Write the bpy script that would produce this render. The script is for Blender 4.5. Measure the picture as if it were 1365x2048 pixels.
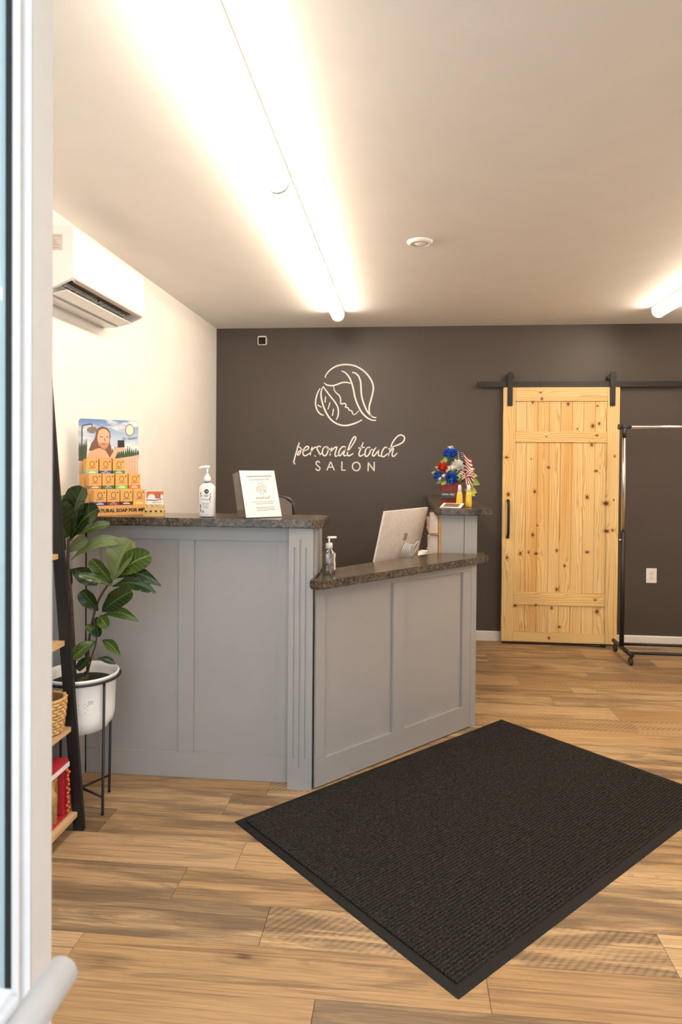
import bpy, bmesh, math, random
from mathutils import Vector, Matrix, Euler
random.seed(7)
for o in list(bpy.data.objects): bpy.data.objects.remove(o, do_unlink=True)
S = bpy.context.scene
C = S.collection
PI = math.pi

# ------------------------------------------------------------------ camera, world, exposure
yaw, pit, rol = 0.0961622, -0.0135329, 0.0078976
fw = Vector((-math.sin(yaw)*math.cos(pit), math.cos(yaw)*math.cos(pit), math.sin(pit)))
rt = fw.cross(Vector((0, 0, 1))).normalized(); up = rt.cross(fw)
r2 = rt*math.cos(rol) + up*math.sin(rol); u2 = -rt*math.sin(rol) + up*math.cos(rol)
cd = bpy.data.cameras.new('camera'); cam = bpy.data.objects.new('camera', cd); C.objects.link(cam)
M = Matrix((r2, u2, -fw)).transposed().to_4x4(); M.translation = Vector((0, 0, 1.45)); cam.matrix_world = M
cd.sensor_fit = 'VERTICAL'; cd.sensor_height = 36; cd.sensor_width = 24
cd.lens = 1347.2*36/2048; cd.shift_y = -74.3/2048; cd.clip_start = 0.02
cd.dof.use_dof = True; cd.dof.focus_distance = 3.5; cd.dof.aperture_fstop = 6.3
S.camera = cam
w = bpy.data.worlds.new('daylight'); S.world = w; w.use_nodes = True
bg = w.node_tree.nodes['Background']; bg.inputs[0].default_value = (0.84, 0.92, 1.0, 1); bg.inputs[1].default_value = 3.5
LAMP_COL = (1.0, 0.825, 0.645); LAMP_POWER = 36
S.view_settings.view_transform = 'Standard'; S.view_settings.look = 'None'
S.view_settings.exposure = 0.0; S.view_settings.gamma = 1.0; S.view_settings.use_curve_mapping = False

# ------------------------------------------------------------------ room sizes (metres, camera over the origin)
XL, XR, YF, YB, ZC = -1.642, 3.10, 0.803, 5.711, 2.626
JX = -0.44                                   # door jamb
DOORW = 1.02

# ------------------------------------------------------------------ materials
def srgb(r, g, b):
    f = lambda c: (c/255/12.92) if c/255 <= 0.04045 else ((c/255+0.055)/1.055)**2.4
    return (f(r), f(g), f(b))
def nodes(m): return m.node_tree.nodes, m.node_tree.links
def newmat(name):
    m = bpy.data.materials.new(name); m.use_nodes = True
    return m, m.node_tree.nodes['Principled BSDF']
def N(m, t, **kw):
    n = m.node_tree.nodes.new(t)
    for k, v in kw.items(): setattr(n, k, v)
    return n
def L(m, a, b): m.node_tree.links.new(a, b)
def ramp(m, src, stops):
    r = N(m, 'ShaderNodeValToRGB')
    e = r.color_ramp.elements
    while len(e) < len(stops): e.new(0.5)
    for i, (p, c) in enumerate(stops): e[i].position = p; e[i].color = (*c, 1)
    L(m, src, r.inputs[0]); return r.outputs[0]
def mapped(m, scale=(1, 1, 1), rot=(0, 0, 0), coord='Object', src=None):
    mp = N(m, 'ShaderNodeMapping'); mp.inputs['Scale'].default_value = scale; mp.inputs['Rotation'].default_value = rot
    if src is None: src = N(m, 'ShaderNodeTexCoord').outputs[coord]
    L(m, src, mp.inputs[0]); return mp.outputs[0]
def noise(m, vec, scale, detail=3, rough=0.5, dist=0):
    n = N(m, 'ShaderNodeTexNoise'); n.inputs['Scale'].default_value = scale; n.inputs['Detail'].default_value = detail
    n.inputs['Roughness'].default_value = rough; n.inputs['Distortion'].default_value = dist
    L(m, vec, n.inputs['Vector']); return n.outputs['Fac']
def math_(m, op, a, b=None, clamp=False):
    n = N(m, 'ShaderNodeMath', operation=op, use_clamp=clamp)
    for i, v in enumerate((a, b)):
        if v is None: continue
        if isinstance(v, (int, float)): n.inputs[i].default_value = v
        else: L(m, v, n.inputs[i])
    return n.outputs[0]
def mixc(m, fac, a, b, bt='MIX'):
    n = N(m, 'ShaderNodeMix', data_type='RGBA', blend_type=bt)
    for i, v in ((0, fac), (6, a), (7, b)):
        if isinstance(v, (int, float)): n.inputs[i].default_value = v
        elif isinstance(v, tuple): n.inputs[i].default_value = (*v, 1)
        else: L(m, v, n.inputs[i])
    return n.outputs[2]
def bump(m, b, h, strength=0.2, dist=0.002):
    n = N(m, 'ShaderNodeBump'); n.inputs['Strength'].default_value = strength; n.inputs['Distance'].default_value = dist
    L(m, h, n.inputs['Height']); L(m, n.outputs[0], b.inputs['Normal'])
MATS = {}
def plain(name, col, rough=0.5, metal=0.0, var=0.06, scale=40, bmp=0.0, coat=0.0, spec=0.5, sheen=0):
    if name in MATS: return MATS[name]
    m, b = newmat(name)
    f = noise(m, mapped(m), scale, 2)
    lo = tuple(c*(1-var) for c in col); hi = tuple(min(1, c*(1+var)) for c in col)
    L(m, ramp(m, f, [(0.3, lo), (0.7, hi)]), b.inputs['Base Color'])
    b.inputs['Roughness'].default_value = rough; b.inputs['Metallic'].default_value = metal
    b.inputs['Specular IOR Level'].default_value = spec; b.inputs['Coat Weight'].default_value = coat
    if bmp: bump(m, b, noise(m, mapped(m), scale*6, 3), bmp, 0.001)
    MATS[name] = m; return m
def P(name, r, g, b, **kw): return plain(name, srgb(r, g, b), **kw)

m_white = plain('wall_white_paint', (0.86, 0.84, 0.81), rough=0.6, var=0.015, scale=6, bmp=0.05)
m_ceil = plain('ceiling_paint', (0.88, 0.86, 0.83), rough=0.75, var=0.015, scale=5, bmp=0.06)
m_dark = plain('taupe_wall_paint', (0.070, 0.056, 0.047), rough=0.44, var=0.03, scale=5, bmp=0.05, spec=0.5)
m_grey = plain('grey_counter_paint', (0.37, 0.355, 0.34), rough=0.45, var=0.02, scale=8, bmp=0.04)
m_trimw = plain('white_trim_paint', (0.80, 0.78, 0.76), rough=0.4, var=0.02)
m_black = plain('black_metal', (0.012, 0.011, 0.011), rough=0.42, var=0.1)
m_rubber = plain('black_rubber', (0.010, 0.009, 0.009), rough=0.65, var=0.1, bmp=0.2, spec=0.25)
m_chrome = plain('chrome', (0.75, 0.72, 0.68), rough=0.22, metal=1.0, var=0.02)
m_wplast = plain('white_plastic', (0.84, 0.83, 0.81), rough=0.3, var=0.01)
m_dplast = plain('dark_plastic', (0.03, 0.03, 0.03), rough=0.4, var=0.05)
m_alu = plain('white_aluminium', (0.66, 0.67, 0.69), rough=0.38, var=0.02)
m_sign = plain('cream_sign_paint', (0.93, 0.91, 0.87), rough=0.6, var=0.04, scale=200)

def mat_granite():
    m, b = newmat('brown_granite_laminate')
    v = mapped(m)
    a = noise(m, v, 120, 6, 0.7, 1.0); c = noise(m, v, 24, 4, 0.6, 0.8)
    f = math_(m, 'ADD', math_(m, 'MULTIPLY', a, 0.75), math_(m, 'MULTIPLY', c, 0.3))
    col = ramp(m, f, [(0.38, srgb(22, 18, 15)), (0.48, srgb(56, 46, 37)), (0.56, srgb(86, 73, 58)), (0.65, srgb(136, 118, 94)), (0.74, srgb(50, 42, 35))])
    L(m, col, b.inputs['Base Color']); b.inputs['Roughness'].default_value = 0.22
    return m
m_granite = mat_granite()

def mat_plank():
    m, b = newmat('oak_vinyl_plank')
    tc = N(m, 'ShaderNodeTexCoord'); oi = N(m, 'ShaderNodeObjectInfo')
    sc = N(m, 'ShaderNodeVectorMath', operation='SCALE'); sc.inputs[0].default_value = (37, 91, 13); L(m, oi.outputs['Random'], sc.inputs['Scale'])
    ad = N(m, 'ShaderNodeVectorMath', operation='ADD'); L(m, tc.outputs['Object'], ad.inputs[0]); L(m, sc.outputs[0], ad.inputs[1])
    v = ad.outputs[0]
    sy = N(m, 'ShaderNodeSeparateXYZ'); L(m, v, sy.inputs[0])
    smear = noise(m, mapped(m, (1.1, 8, 1), src=v), 1.7, 5, 0.62, 0.9)
    grain = noise(m, mapped(m, (2.6, 150, 1), src=v), 1.4, 6, 0.68, 0.2)
    lines = noise(m, mapped(m, (1.2, 60, 1), src=v), 1.2, 3, 0.55, 0.5)
    warp = noise(m, mapped(m, (1.5, 5, 1), src=v), 1.4, 2, 0.5, 0.4)
    cath = math_(m, 'FRACT', math_(m, 'MULTIPLY', math_(m, 'ADD', sy.outputs['Y'], math_(m, 'MULTIPLY', warp, 0.22)), 60.0))
    rnd = oi.outputs['Random']
    r7 = math_(m, 'FRACT', math_(m, 'MULTIPLY', rnd, 7.31)); r3 = math_(m, 'FRACT', math_(m, 'MULTIPLY', rnd, 13.77)); r5 = math_(m, 'FRACT', math_(m, 'MULTIPLY', rnd, 29.3))
    tone = ramp(m, rnd, [(0.0, srgb(178, 144, 102)), (0.35, srgb(200, 167, 122)), (0.7, srgb(210, 180, 137)), (1.0, srgb(174, 142, 106))])
    c1 = mixc(m, math_(m, 'MULTIPLY', ramp(m, grain, [(0.38, (1, 1, 1)), (0.58, (0, 0, 0))]), 0.62), tone, srgb(134, 101, 68))
    c1 = mixc(m, math_(m, 'MULTIPLY', ramp(m, lines, [(0.34, (1, 1, 1)), (0.44, (0, 0, 0))]), 0.6), c1, srgb(112, 84, 58))
    cf = math_(m, 'MULTIPLY', ramp(m, cath, [(0.0, (0, 0, 0)), (0.7, (0.25, 0.25, 0.25)), (0.94, (1, 1, 1)), (1.0, (0, 0, 0))]), math_(m, 'MULTIPLY', ramp(m, r5, [(0.3, (0.25,)*3), (0.7, (1, 1, 1))]), 0.34))
    c2 = mixc(m, cf, c1, srgb(112, 83, 58))
    sm = ramp(m, math_(m, 'ADD', smear, math_(m, 'MULTIPLY', math_(m, 'SUBTRACT', r7, 0.45), 0.36)), [(0.50, (0, 0, 0)), (0.60, (0.55,)*3), (0.74, (1, 1, 1))])
    c3 = mixc(m, math_(m, 'MULTIPLY', sm, 0.85), c2, mixc(m, grain, srgb(82, 66, 50), srgb(126, 104, 80)))
    saw = N(m, 'ShaderNodeTexWave', bands_direction='X'); saw.inputs['Scale'].default_value = 15; saw.inputs['Distortion'].default_value = 2.0; saw.inputs['Detail'].default_value = 3; saw.inputs['Detail Scale'].default_value = 0.35
    L(m, mapped(m, (1, 1, 1), (0, 0, 0.7), src=v), saw.inputs['Vector'])
    sf = math_(m, 'MULTIPLY', math_(m, 'MULTIPLY', math_(m, 'GREATER_THAN', r3, 0.87), ramp(m, smear, [(0.40, (0, 0, 0)), (0.56, (1, 1, 1))])), math_(m, 'MULTIPLY', math_(m, 'POWER', saw.outputs['Fac'], 1.6), 0.6))
    c4 = mixc(m, sf, c3, srgb(88, 70, 54))
    vo = N(m, 'ShaderNodeTexVoronoi'); vo.inputs['Scale'].default_value = 1.0; L(m, mapped(m, (2.0, 5.0, 1), src=v), vo.inputs['Vector'])
    vd = math_(m, 'ADD', vo.outputs['Distance'], math_(m, 'MULTIPLY', math_(m, 'SUBTRACT', grain, 0.5), 0.22))
    hal = ramp(m, vd, [(0.03, (1, 1, 1)), (0.24, (0, 0, 0))])
    c5 = mixc(m, math_(m, 'MULTIPLY', hal, 0.5), c4, srgb(104, 82, 62))
    kn = ramp(m, vd, [(0.02, (1, 1, 1)), (0.07, (0, 0, 0))])
    c5 = mixc(m, math_(m, 'MULTIPLY', kn, 0.85), c5, srgb(58, 42, 32))
    L(m, c5, b.inputs['Base Color'])
    L(m, ramp(m, grain, [(0.3, (0.50,)*3), (0.7, (0.36,)*3)]), b.inputs['Roughness'])
    b.inputs['Specular IOR Level'].default_value = 0.42
    bump(m, b, grain, 0.10, 0.001)
    return m
m_plank = mat_plank()

KNOTS = [(232,629,9),(245,868,11),(242,1277,8),(508,692,8),(420,848,9),(393,637,4),(440,1066,5),(410,1127,9),(330,1250,9),(433,1248,9),(385,1240,7),(568,1225,8),(765,1232,9),(620,1323,7),(760,880,10),(880,918,13),(930,617,6),(928,896,5),(885,1095,11),(923,1088,7),(785,545,9),(815,712,8),(790,425,11),(832,410,8),(820,297,6),(692,443,5),(630,285,9),(448,211,6),(458,252,7),(400,275,7),(815,485,7),(490,494,4),(570,1476,9),(300,1588,9),(540,1597,8),(833,1612,12),(590,1718,7),(522,1790,7),(435,1580,6),(818,1537,6)]
def mat_pine(name, horizontal=False):
    m, b = newmat(name)
    tc = N(m, 'ShaderNodeTexCoord'); sp = N(m, 'ShaderNodeSeparateXYZ'); L(m, tc.outputs['Object'], sp.inputs[0])
    cb = N(m, 'ShaderNodeCombineXYZ'); L(m, sp.outputs['X'], cb.inputs[0]); L(m, sp.outputs['Z'], cb.inputs[1])
    p = cb.outputs[0]; fld = None
    for i, (u, v, r) in enumerate(KNOTS):
        kx, kz = (u-208)/752*0.925, (1818-v)/1640*2.09
        s = N(m, 'ShaderNodeVectorMath', operation='SUBTRACT'); L(m, p, s.inputs[0]); s.inputs[1].default_value = (kx, kz, 0)
        rr = r*0.00128
        q = N(m, 'ShaderNodeVectorMath', operation='MULTIPLY'); L(m, s.outputs[0], q.inputs[0])
        q.inputs[1].default_value = (1/(rr*0.95), 1/(rr*1.25), 0) if i % 3 else (1/(rr*1.3), 1/(rr*0.9), 0)
        l = N(m, 'ShaderNodeVectorMath', operation='LENGTH'); L(m, q.outputs[0], l.inputs[0])
        fld = l.outputs['Value'] if fld is None else math_(m, 'MINIMUM', fld, l.outputs['Value'])
    halo = math_(m, 'DIVIDE', 1.0, math_(m, 'ADD', 0.6, math_(m, 'MULTIPLY', fld, 0.5)))
    ax, sx = ('Z', (0.9, 1, 14)) if horizontal else ('X', (14, 1, 0.9))
    wob = noise(m, mapped(m, sx, src=tc.outputs['Object']), 0.8, 2, 0.5, 0.4)
    g = math_(m, 'ADD', math_(m, 'MULTIPLY', sp.outputs[ax], 62.0), math_(m, 'ADD', math_(m, 'MULTIPLY', wob, 7.0), math_(m, 'MULTIPLY', halo, 1.6)))
    ring = math_(m, 'FRACT', g)
    fine = noise(m, mapped(m, (1.5, 1, 70) if horizontal else (70, 1, 1.5), src=tc.outputs['Object']), 1.5, 3)
    base = ramp(m, ring, [(0.0, srgb(245, 220, 163)), (0.55, srgb(241, 213, 150)), (0.86, srgb(216, 170, 104)), (1.0, srgb(245, 220, 163))])
    stain = ramp(m, noise(m, mapped(m, sx, src=tc.outputs['Object']), 0.45, 2), [(0.45, srgb(255, 255, 255)), (0.75, srgb(240, 214, 172))])
    c = mixc(m, 1.0, base, stain, 'MULTIPLY')
    c = mixc(m, math_(m, 'MULTIPLY', fine, 0.25), c, srgb(218, 170, 100))
    c = mixc(m, ramp(m, fld, [(0.0, (0, 0, 0)), (1.0, (1, 1, 1))]), c, c)
    hl = N(m, 'ShaderNodeMapRange'); L(m, fld, hl.inputs[0]); hl.inputs[1].default_value = 2.4; hl.inputs[2].default_value = 0.9; hl.inputs[3].default_value = 0; hl.inputs[4].default_value = 0.55
    c = mixc(m, hl.outputs[0], c, srgb(190, 122, 58))
    kn = N(m, 'ShaderNodeMapRange'); L(m, math_(m, 'ADD', fld, math_(m, 'MULTIPLY', fine, 0.5)), kn.inputs[0]); kn.inputs[1].default_value = 1.35; kn.inputs[2].default_value = 0.95; kn.inputs[3].default_value = 0; kn.inputs[4].default_value = 0.92
    c = mixc(m, kn.outputs[0], c, srgb(92, 50, 24))
    L(m, c, b.inputs['Base Color']); b.inputs['Roughness'].default_value = 0.5
    bump(m, b, ring, 0.08, 0.0006)
    return m
m_pineV = mat_pine('knotty_pine_upright'); m_pineH = mat_pine('knotty_pine_level', True)

def mat_wood(name, a, bcol, axis=1):
    m, b = newmat(name)
    sc = [60, 60, 60]; sc[axis] = 3
    f = noise(m, mapped(m, tuple(sc)), 1.0, 4, 0.6, 0.3)
    L(m, ramp(m, f, [(0.35, srgb(*a)), (0.65, srgb(*bcol))]), b.inputs['Base Color']); b.inputs['Roughness'].default_value = 0.5
    return m
m_lightwood = mat_wood('light_oak_board', (188, 150, 108), (220, 188, 146))
m_rawwood = mat_wood('raw_pine_edge', (176, 126, 66), (208, 160, 96), 2)
m_goldwood = mat_wood('pale_cedar', (196, 156, 84), (224, 190, 122), 0)

def mat_mat():
    m, b = newmat('charcoal_ribbed_carpet')
    f = noise(m, mapped(m), 190, 3, 0.75)
    g = noise(m, mapped(m), 5, 3, 0.6)
    c = ramp(m, f, [(0.34, (0.009, 0.008, 0.0075)), (0.54, (0.030, 0.026, 0.023)), (0.68, (0.095, 0.082, 0.070))])
    c = mixc(m, math_(m, 'MULTIPLY', g, 0.25), c, (0.035, 0.030, 0.026))
    L(m, c, b.inputs['Base Color']); b.inputs['Roughness'].default_value = 0.95; b.inputs['Specular IOR Level'].default_value = 0.15
    bump(m, b, f, 0.8, 0.004)
    return m
m_mat = mat_mat()

def mat_leaf(name, top, vein, pale):
    m, b = newmat(name)
    at = N(m, 'ShaderNodeAttribute', attribute_name='leafuv'); sp = N(m, 'ShaderNodeSeparateXYZ'); L(m, at.outputs['Vector'], sp.inputs[0])
    ab = math_(m, 'ABSOLUTE', sp.outputs['X'])
    side = math_(m, 'FRACT', math_(m, 'SUBTRACT', math_(m, 'MULTIPLY', sp.outputs['Y'], 8.0), math_(m, 'MULTIPLY', ab, 1.6)))
    sv = ramp(m, math_(m, 'ABSOLUTE', math_(m, 'SUBTRACT', side, 0.5)), [(0.03, (1, 1, 1)), (0.08, (0, 0, 0))])
    mv = ramp(m, ab, [(0.035, (1, 1, 1)), (0.075, (0, 0, 0))])
    vv = math_(m, 'MAXIMUM', mv, math_(m, 'MULTIPLY', sv, 0.45))
    n = noise(m, mapped(m), 30, 3)
    base = ramp(m, n, [(0.3, tuple(c*0.8 for c in top)), (0.7, tuple(c*1.2 for c in top))])
    ge = N(m, 'ShaderNodeNewGeometry')
    base = mixc(m, ge.outputs['Backfacing'], base, pale)
    L(m, mixc(m, math_(m, 'MULTIPLY', vv, 0.75), base, vein), b.inputs['Base Color'])
    b.inputs['Roughness'].default_value = 0.26; b.inputs['Specular IOR Level'].default_value = 0.5
    bump(m, b, vv, 0.25, 0.002)
    return m
m_leafD = mat_leaf('dark_fig_leaf', srgb(30, 50, 16), srgb(92, 112, 48), srgb(84, 98, 54))
m_leafL = mat_leaf('light_fig_leaf', srgb(58, 80, 24), srgb(136, 150, 82), srgb(108, 118, 74))

def mat_clear(name, tint=(1, 1, 1), refl=0.12, rough=0.02):
    m, b = newmat(name); nt = m.node_tree
    out = nt.nodes['Material Output']
    t = N(m, 'ShaderNodeBsdfTransparent'); t.inputs[0].default_value = (*tint, 1)
    g = N(m, 'ShaderNodeBsdfGlossy'); g.inputs['Roughness'].default_value = rough
    fr = N(m, 'ShaderNodeLayerWeight'); fr.inputs[0].default_value = 0.5
    k = math_(m, 'ADD', math_(m, 'MULTIPLY', math_(m, 'POWER', fr.outputs['Facing'], 4.0), 0.75), refl*0.25, True)
    mx = N(m, 'ShaderNodeMixShader'); L(m, k, mx.inputs[0]); L(m, t.outputs[0], mx.inputs[1]); L(m, g.outputs[0], mx.inputs[2])
    L(m, mx.outputs[0], out.inputs['Surface']); nt.nodes.remove(b)
    return m
m_pane = mat_clear('window_glass', (0.90, 0.96, 0.98))
m_acryl = mat_clear('clear_acrylic', (0.93, 0.93, 0.92), 0.2)
m_clearpl = mat_clear('clear_plastic', (0.88, 0.88, 0.86), 0.7, 0.05)
def mat_emit(name, col, s):
    m, b = newmat(name)
    b.inputs['Base Color'].default_value = (0.9, 0.9, 0.9, 1); b.inputs['Emission Color'].default_value = (*col, 1); b.inputs['Emission Strength'].default_value = s
    return m
m_lamp = mat_emit('lit_diffuser', LAMP_COL, LAMP_POWER)

# ------------------------------------------------------------------ object helpers
MX = {}
def tag(o, label=None, cat=None, group=None, kind=None):
    for k, v in (('label', label), ('category', cat), ('group', group), ('kind', kind)):
        if v: o[k] = v
    return o
def thing(name, label, cat, loc=(0, 0, 0), rz=0.0, group=None, kind=None, parent=None):
    o = bpy.data.objects.new(name, None); C.objects.link(o); o.location = loc; o.rotation_euler = (0, 0, rz)
    o.empty_display_size = 0.05
    MX[o.name] = Matrix.Translation(Vector(loc)) @ Matrix.Rotation(rz, 4, 'Z')
    return tag(o, label, cat, group, kind)
def catmull(pts, n=6, closed=False):
    pts = [Vector(p) for p in pts]
    if len(pts) < 3 or n <= 1: return pts
    out = []; k = len(pts)
    for i in range(k if closed else k-1):
        if closed: a, b, c, d = pts[i-1], pts[i], pts[(i+1) % k], pts[(i+2) % k]
        else: a, b, c, d = pts[max(i-1, 0)], pts[i], pts[i+1], pts[min(i+2, k-1)]
        for j in range(n):
            t = j/n
            out.append(0.5*((2*b) + (c-a)*t + (2*a-5*b+4*c-d)*t*t + (3*b-a-3*c+d)*t*t*t))
    if not closed: out.append(pts[-1])
    return out
class MB:
    def __init__(s): s.v = []; s.f = []; s.mi = []; s.cur = 0; s.sm = []; s.smooth = False
    def add(s, vs, fs):
        b = len(s.v); s.v += [Vector(x) for x in vs]
        for f in fs: s.f.append([b+i for i in f]); s.mi.append(s.cur); s.sm.append(s.smooth)
        return s
    def box(s, a, b):
        x0, y0, z0 = a; x1, y1, z1 = b
        return s.add([(x0,y0,z0),(x1,y0,z0),(x1,y1,z0),(x0,y1,z0),(x0,y0,z1),(x1,y0,z1),(x1,y1,z1),(x0,y1,z1)],
                     [(3,2,1,0),(4,5,6,7),(0,1,5,4),(1,2,6,5),(2,3,7,6),(3,0,4,7)])
    def obox(s, c, ux, uy, uz, hx, hy, hz):
        c, ux, uy, uz = map(Vector, (c, ux, uy, uz)); vs = []
        for k in (-1, 1):
            for i, j in ((-1, -1), (1, -1), (1, 1), (-1, 1)): vs.append(c+ux*hx*i+uy*hy*j+uz*hz*k)
        return s.add(vs, [(3,2,1,0),(4,5,6,7),(0,1,5,4),(1,2,6,5),(2,3,7,6),(3,0,4,7)])
    def prism(s, poly, lo, hi, axis=2):          # poly 2D, extruded along axis
        n = len(poly); vs = []
        for h in (lo, hi):
            for a, b in poly: vs.append((a, b, h) if axis == 2 else ((a, h, b) if axis == 1 else (h, a, b)))
        return s.add(vs, [tuple(range(n))[::-1], tuple(range(n, 2*n))] + [(i, (i+1) % n, n+(i+1) % n, n+i) for i in range(n)])
    def tube(s, pts, r, seg=10, cap=True, smooth=True, closed=False):
        pts = [Vector(p) for p in pts]; n = len(pts); rs = r if isinstance(r, (list, tuple)) else [r]*n
        o = s.smooth; s.smooth = smooth; vs = []; prev = None
        for i, p in enumerate(pts):
            if closed: t = (pts[(i+1) % n]-pts[i-1])
            else: t = (pts[min(i+1, n-1)]-pts[max(i-1, 0)])
            t = t.normalized() if t.length > 1e-9 else Vector((0, 0, 1))
            if prev is None:
                a = Vector((0, 0, 1)) if abs(t.z) < 0.9 else Vector((1, 0, 0)); prev = (a - t*a.dot(t)).normalized()
            else:
                q = prev - t*prev.dot(t); prev = q.normalized() if q.length > 1e-6 else prev
            bn = t.cross(prev)
            for k in range(seg):
                an = 2*PI*k/seg; vs.append(p + prev*math.cos(an)*rs[i] + bn*math.sin(an)*rs[i])
        fs = []
        for i in range(n if closed else n-1):
            j = (i+1) % n
            for k in range(seg): fs.append((i*seg+k, i*seg+(k+1) % seg, j*seg+(k+1) % seg, j*seg+k))
        s.add(vs, fs)
        if cap and not closed:
            s.smooth = False; b = len(s.v)-len(vs)
            s.f.append([b+k for k in range(seg)][::-1]); s.mi.append(s.cur); s.sm.append(False)
            s.f.append([b+(n-1)*seg+k for k in range(seg)]); s.mi.append(s.cur); s.sm.append(False)
        s.smooth = o; return s
    def lathe(s, prof, c=(0, 0, 0), seg=32, sx=1, sy=1, smooth=True, power=2.0):
        c = Vector(c); vs = []; o = s.smooth; s.smooth = smooth; n = len(prof)
        for r, z in prof:
            for k in range(seg):
                a = 2*PI*k/seg; ca, sa = math.cos(a), math.sin(a)
                f = 1.0 if power == 2 else (abs(ca)**power+abs(sa)**power)**(-1/power)
                vs.append(c+Vector((r*ca*f*sx, r*sa*f*sy, z)))
        fs = [(i*seg+k, i*seg+(k+1) % seg, (i+1)*seg+(k+1) % seg, (i+1)*seg+k) for i in range(n-1) for k in range(seg)]
        s.add(vs, fs)
        b = len(s.v)-len(vs)
        for i, rev in ((0, True), (n-1, False)):
            if prof[i][0] > 1e-5:
                f = [b+i*seg+k for k in range(seg)]; s.f.append(f[::-1] if rev else f); s.mi.append(s.cur); s.sm.append(False)
        s.smooth = o; return s
    def sphere(s, c, r, seg=12, rings=8, scale=(1, 1, 1)):
        c = Vector(c); o = s.smooth; s.smooth = True; vs = []
        for i in range(rings+1):
            t = PI*i/rings
            for k in range(seg):
                a = 2*PI*k/seg
                vs.append(c+Vector((r*math.sin(t)*math.cos(a)*scale[0], r*math.sin(t)*math.sin(a)*scale[1], -r*math.cos(t)*scale[2])))
        s.add(vs, [(i*seg+k, i*seg+(k+1) % seg, (i+1)*seg+(k+1) % seg, (i+1)*seg+k) for i in range(rings) for k in range(seg)])
        s.smooth = o; return s
    def ribbon(s, pts, wd, M, n=6, thick=0.0, closed=False, taper=True):    # flat stroke in the plane given by M
        q = catmull([Vector((a, b, 0)) for a, b in pts], n, closed); k = len(q); lf = []; rg = []
        for i, p in enumerate(q):
            t = (q[(i+1) % k]-q[i-1]) if closed else (q[min(i+1, k-1)]-q[max(i-1, 0)])
            t = t.normalized() if t.length > 1e-9 else Vector((1, 0, 0))
            nn = Vector((-t.y, t.x, 0)); f = 1.0
            if taper and not closed: e = min(i, k-1-i)/max(1, k-1); f = 0.62+0.38*min(1, e*5)
            lf.append(p+nn*wd*0.5*f); rg.append(p-nn*wd*0.5*f)
        top = [M @ Vector((x.x, x.y, thick)) for x in lf+rg]
        fs = [(i, k+i, k+(i+1) % k, (i+1) % k) for i in range(k if closed else k-1)]
        s.add(top, fs)
        if thick:
            s.add([M @ Vector((x.x, x.y, 0)) for x in lf] + [M @ Vector((x.x, x.y, thick)) for x in lf], [((i+1) % k, i, k+i, k+(i+1) % k)[::-1] for i in range(k if closed else k-1)])
            s.add([M @ Vector((x.x, x.y, 0)) for x in rg] + [M @ Vector((x.x, x.y, thick)) for x in rg], [((i+1) % k, i, k+i, k+(i+1) % k) for i in range(k if closed else k-1)])
        return s
    def poly(s, pts, M, h=0.0):
        return s.add([M @ Vector((a, b, h)) for a, b in pts], [tuple(range(len(pts)))])
    def ellipse(s, cx, cy, rx, ry, M, h=0, n=20): return s.poly([(cx+rx*math.cos(2*PI*i/n), cy+ry*math.sin(2*PI*i/n)) for i in range(n)], M, h)
    def ring(s, cx, cy, rx, ry, wd, M, h=0, n=24): return s.ribbon([(cx+rx*math.cos(2*PI*i/n), cy+ry*math.sin(2*PI*i/n)) for i in range(n)], wd, M @ Matrix.Translation((0, 0, h)), 1, 0, True)
    def text(s, string, size, M, align='CENTER', xs=1.0, shear=0.0, bold=0.0):
        cu = bpy.data.curves.new('t', 'FONT'); cu.body = string; cu.size = size; cu.align_x = align; cu.resolution_u = 2; cu.shear = shear; cu.offset = bold
        ob = bpy.data.objects.new('t', cu); C.objects.link(ob)
        dg = bpy.context.evaluated_depsgraph_get(); me = bpy.data.meshes.new_from_object(ob.evaluated_get(dg))
        s.add([M @ Vector((v.co.x*xs, v.co.y, 0)) for v in me.vertices], [tuple(p.vertices) for p in me.polygons])
        bpy.data.objects.remove(ob); bpy.data.curves.remove(cu); bpy.data.meshes.remove(me); return s
    def mesh(s, name, mats, bevel=0, seg=2, world=None):
        me = bpy.data.meshes.new(name); vs = s.v
        if world is not None: wi = world.inverted(); vs = [wi @ v for v in vs]
        me.from_pydata([tuple(v) for v in vs], [], s.f)
        for m in (mats if isinstance(mats, (list, tuple)) else [mats]): me.materials.append(m)
        me.polygons.foreach_set('material_index', s.mi); me.polygons.foreach_set('use_smooth', s.sm)
        me.update()
        if bevel:
            bm = bmesh.new(); bm.from_mesh(me); bmesh.ops.remove_doubles(bm, verts=bm.verts, dist=1e-6)
            es = [e for e in bm.edges if len(e.link_faces) == 2 and e.calc_face_angle(0) > 0.5]
            bmesh.ops.bevel(bm, geom=es, offset=bevel, segments=seg, affect='EDGES', clamp_overlap=True)
            bm.to_mesh(me); bm.free()
        return me
    def build(s, name, mats, parent=None, bevel=0, seg=2, world=False, label=None):
        me = s.mesh(name, mats, bevel, seg, MX[parent.name] if (world and parent is not None and parent.name in MX) else None)
        o = bpy.data.objects.new(name, me); C.objects.link(o)
        if parent is not None: o.parent = parent
        if parent is not None and parent.name in MX: MX.setdefault('@'+o.name, MX[parent.name])
        if label: o['label'] = label
        return o
def sub(parent, mb, name, mat, bevel=0, world_of=None, label=None):     # sub-part: same frame as its part
    me = mb.mesh(name, mat, bevel, 2, MX[world_of.name] if world_of else None)
    o = bpy.data.objects.new(name, me); C.objects.link(o); o.parent = parent
    if label: o['label'] = label
    return o
def plane_M(o, ux, uy):
    ux, uy = Vector(ux).normalized(), Vector(uy).normalized(); m = Matrix((ux, uy, ux.cross(uy))).transposed().to_4x4(); m.translation = Vector(o); return m
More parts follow.
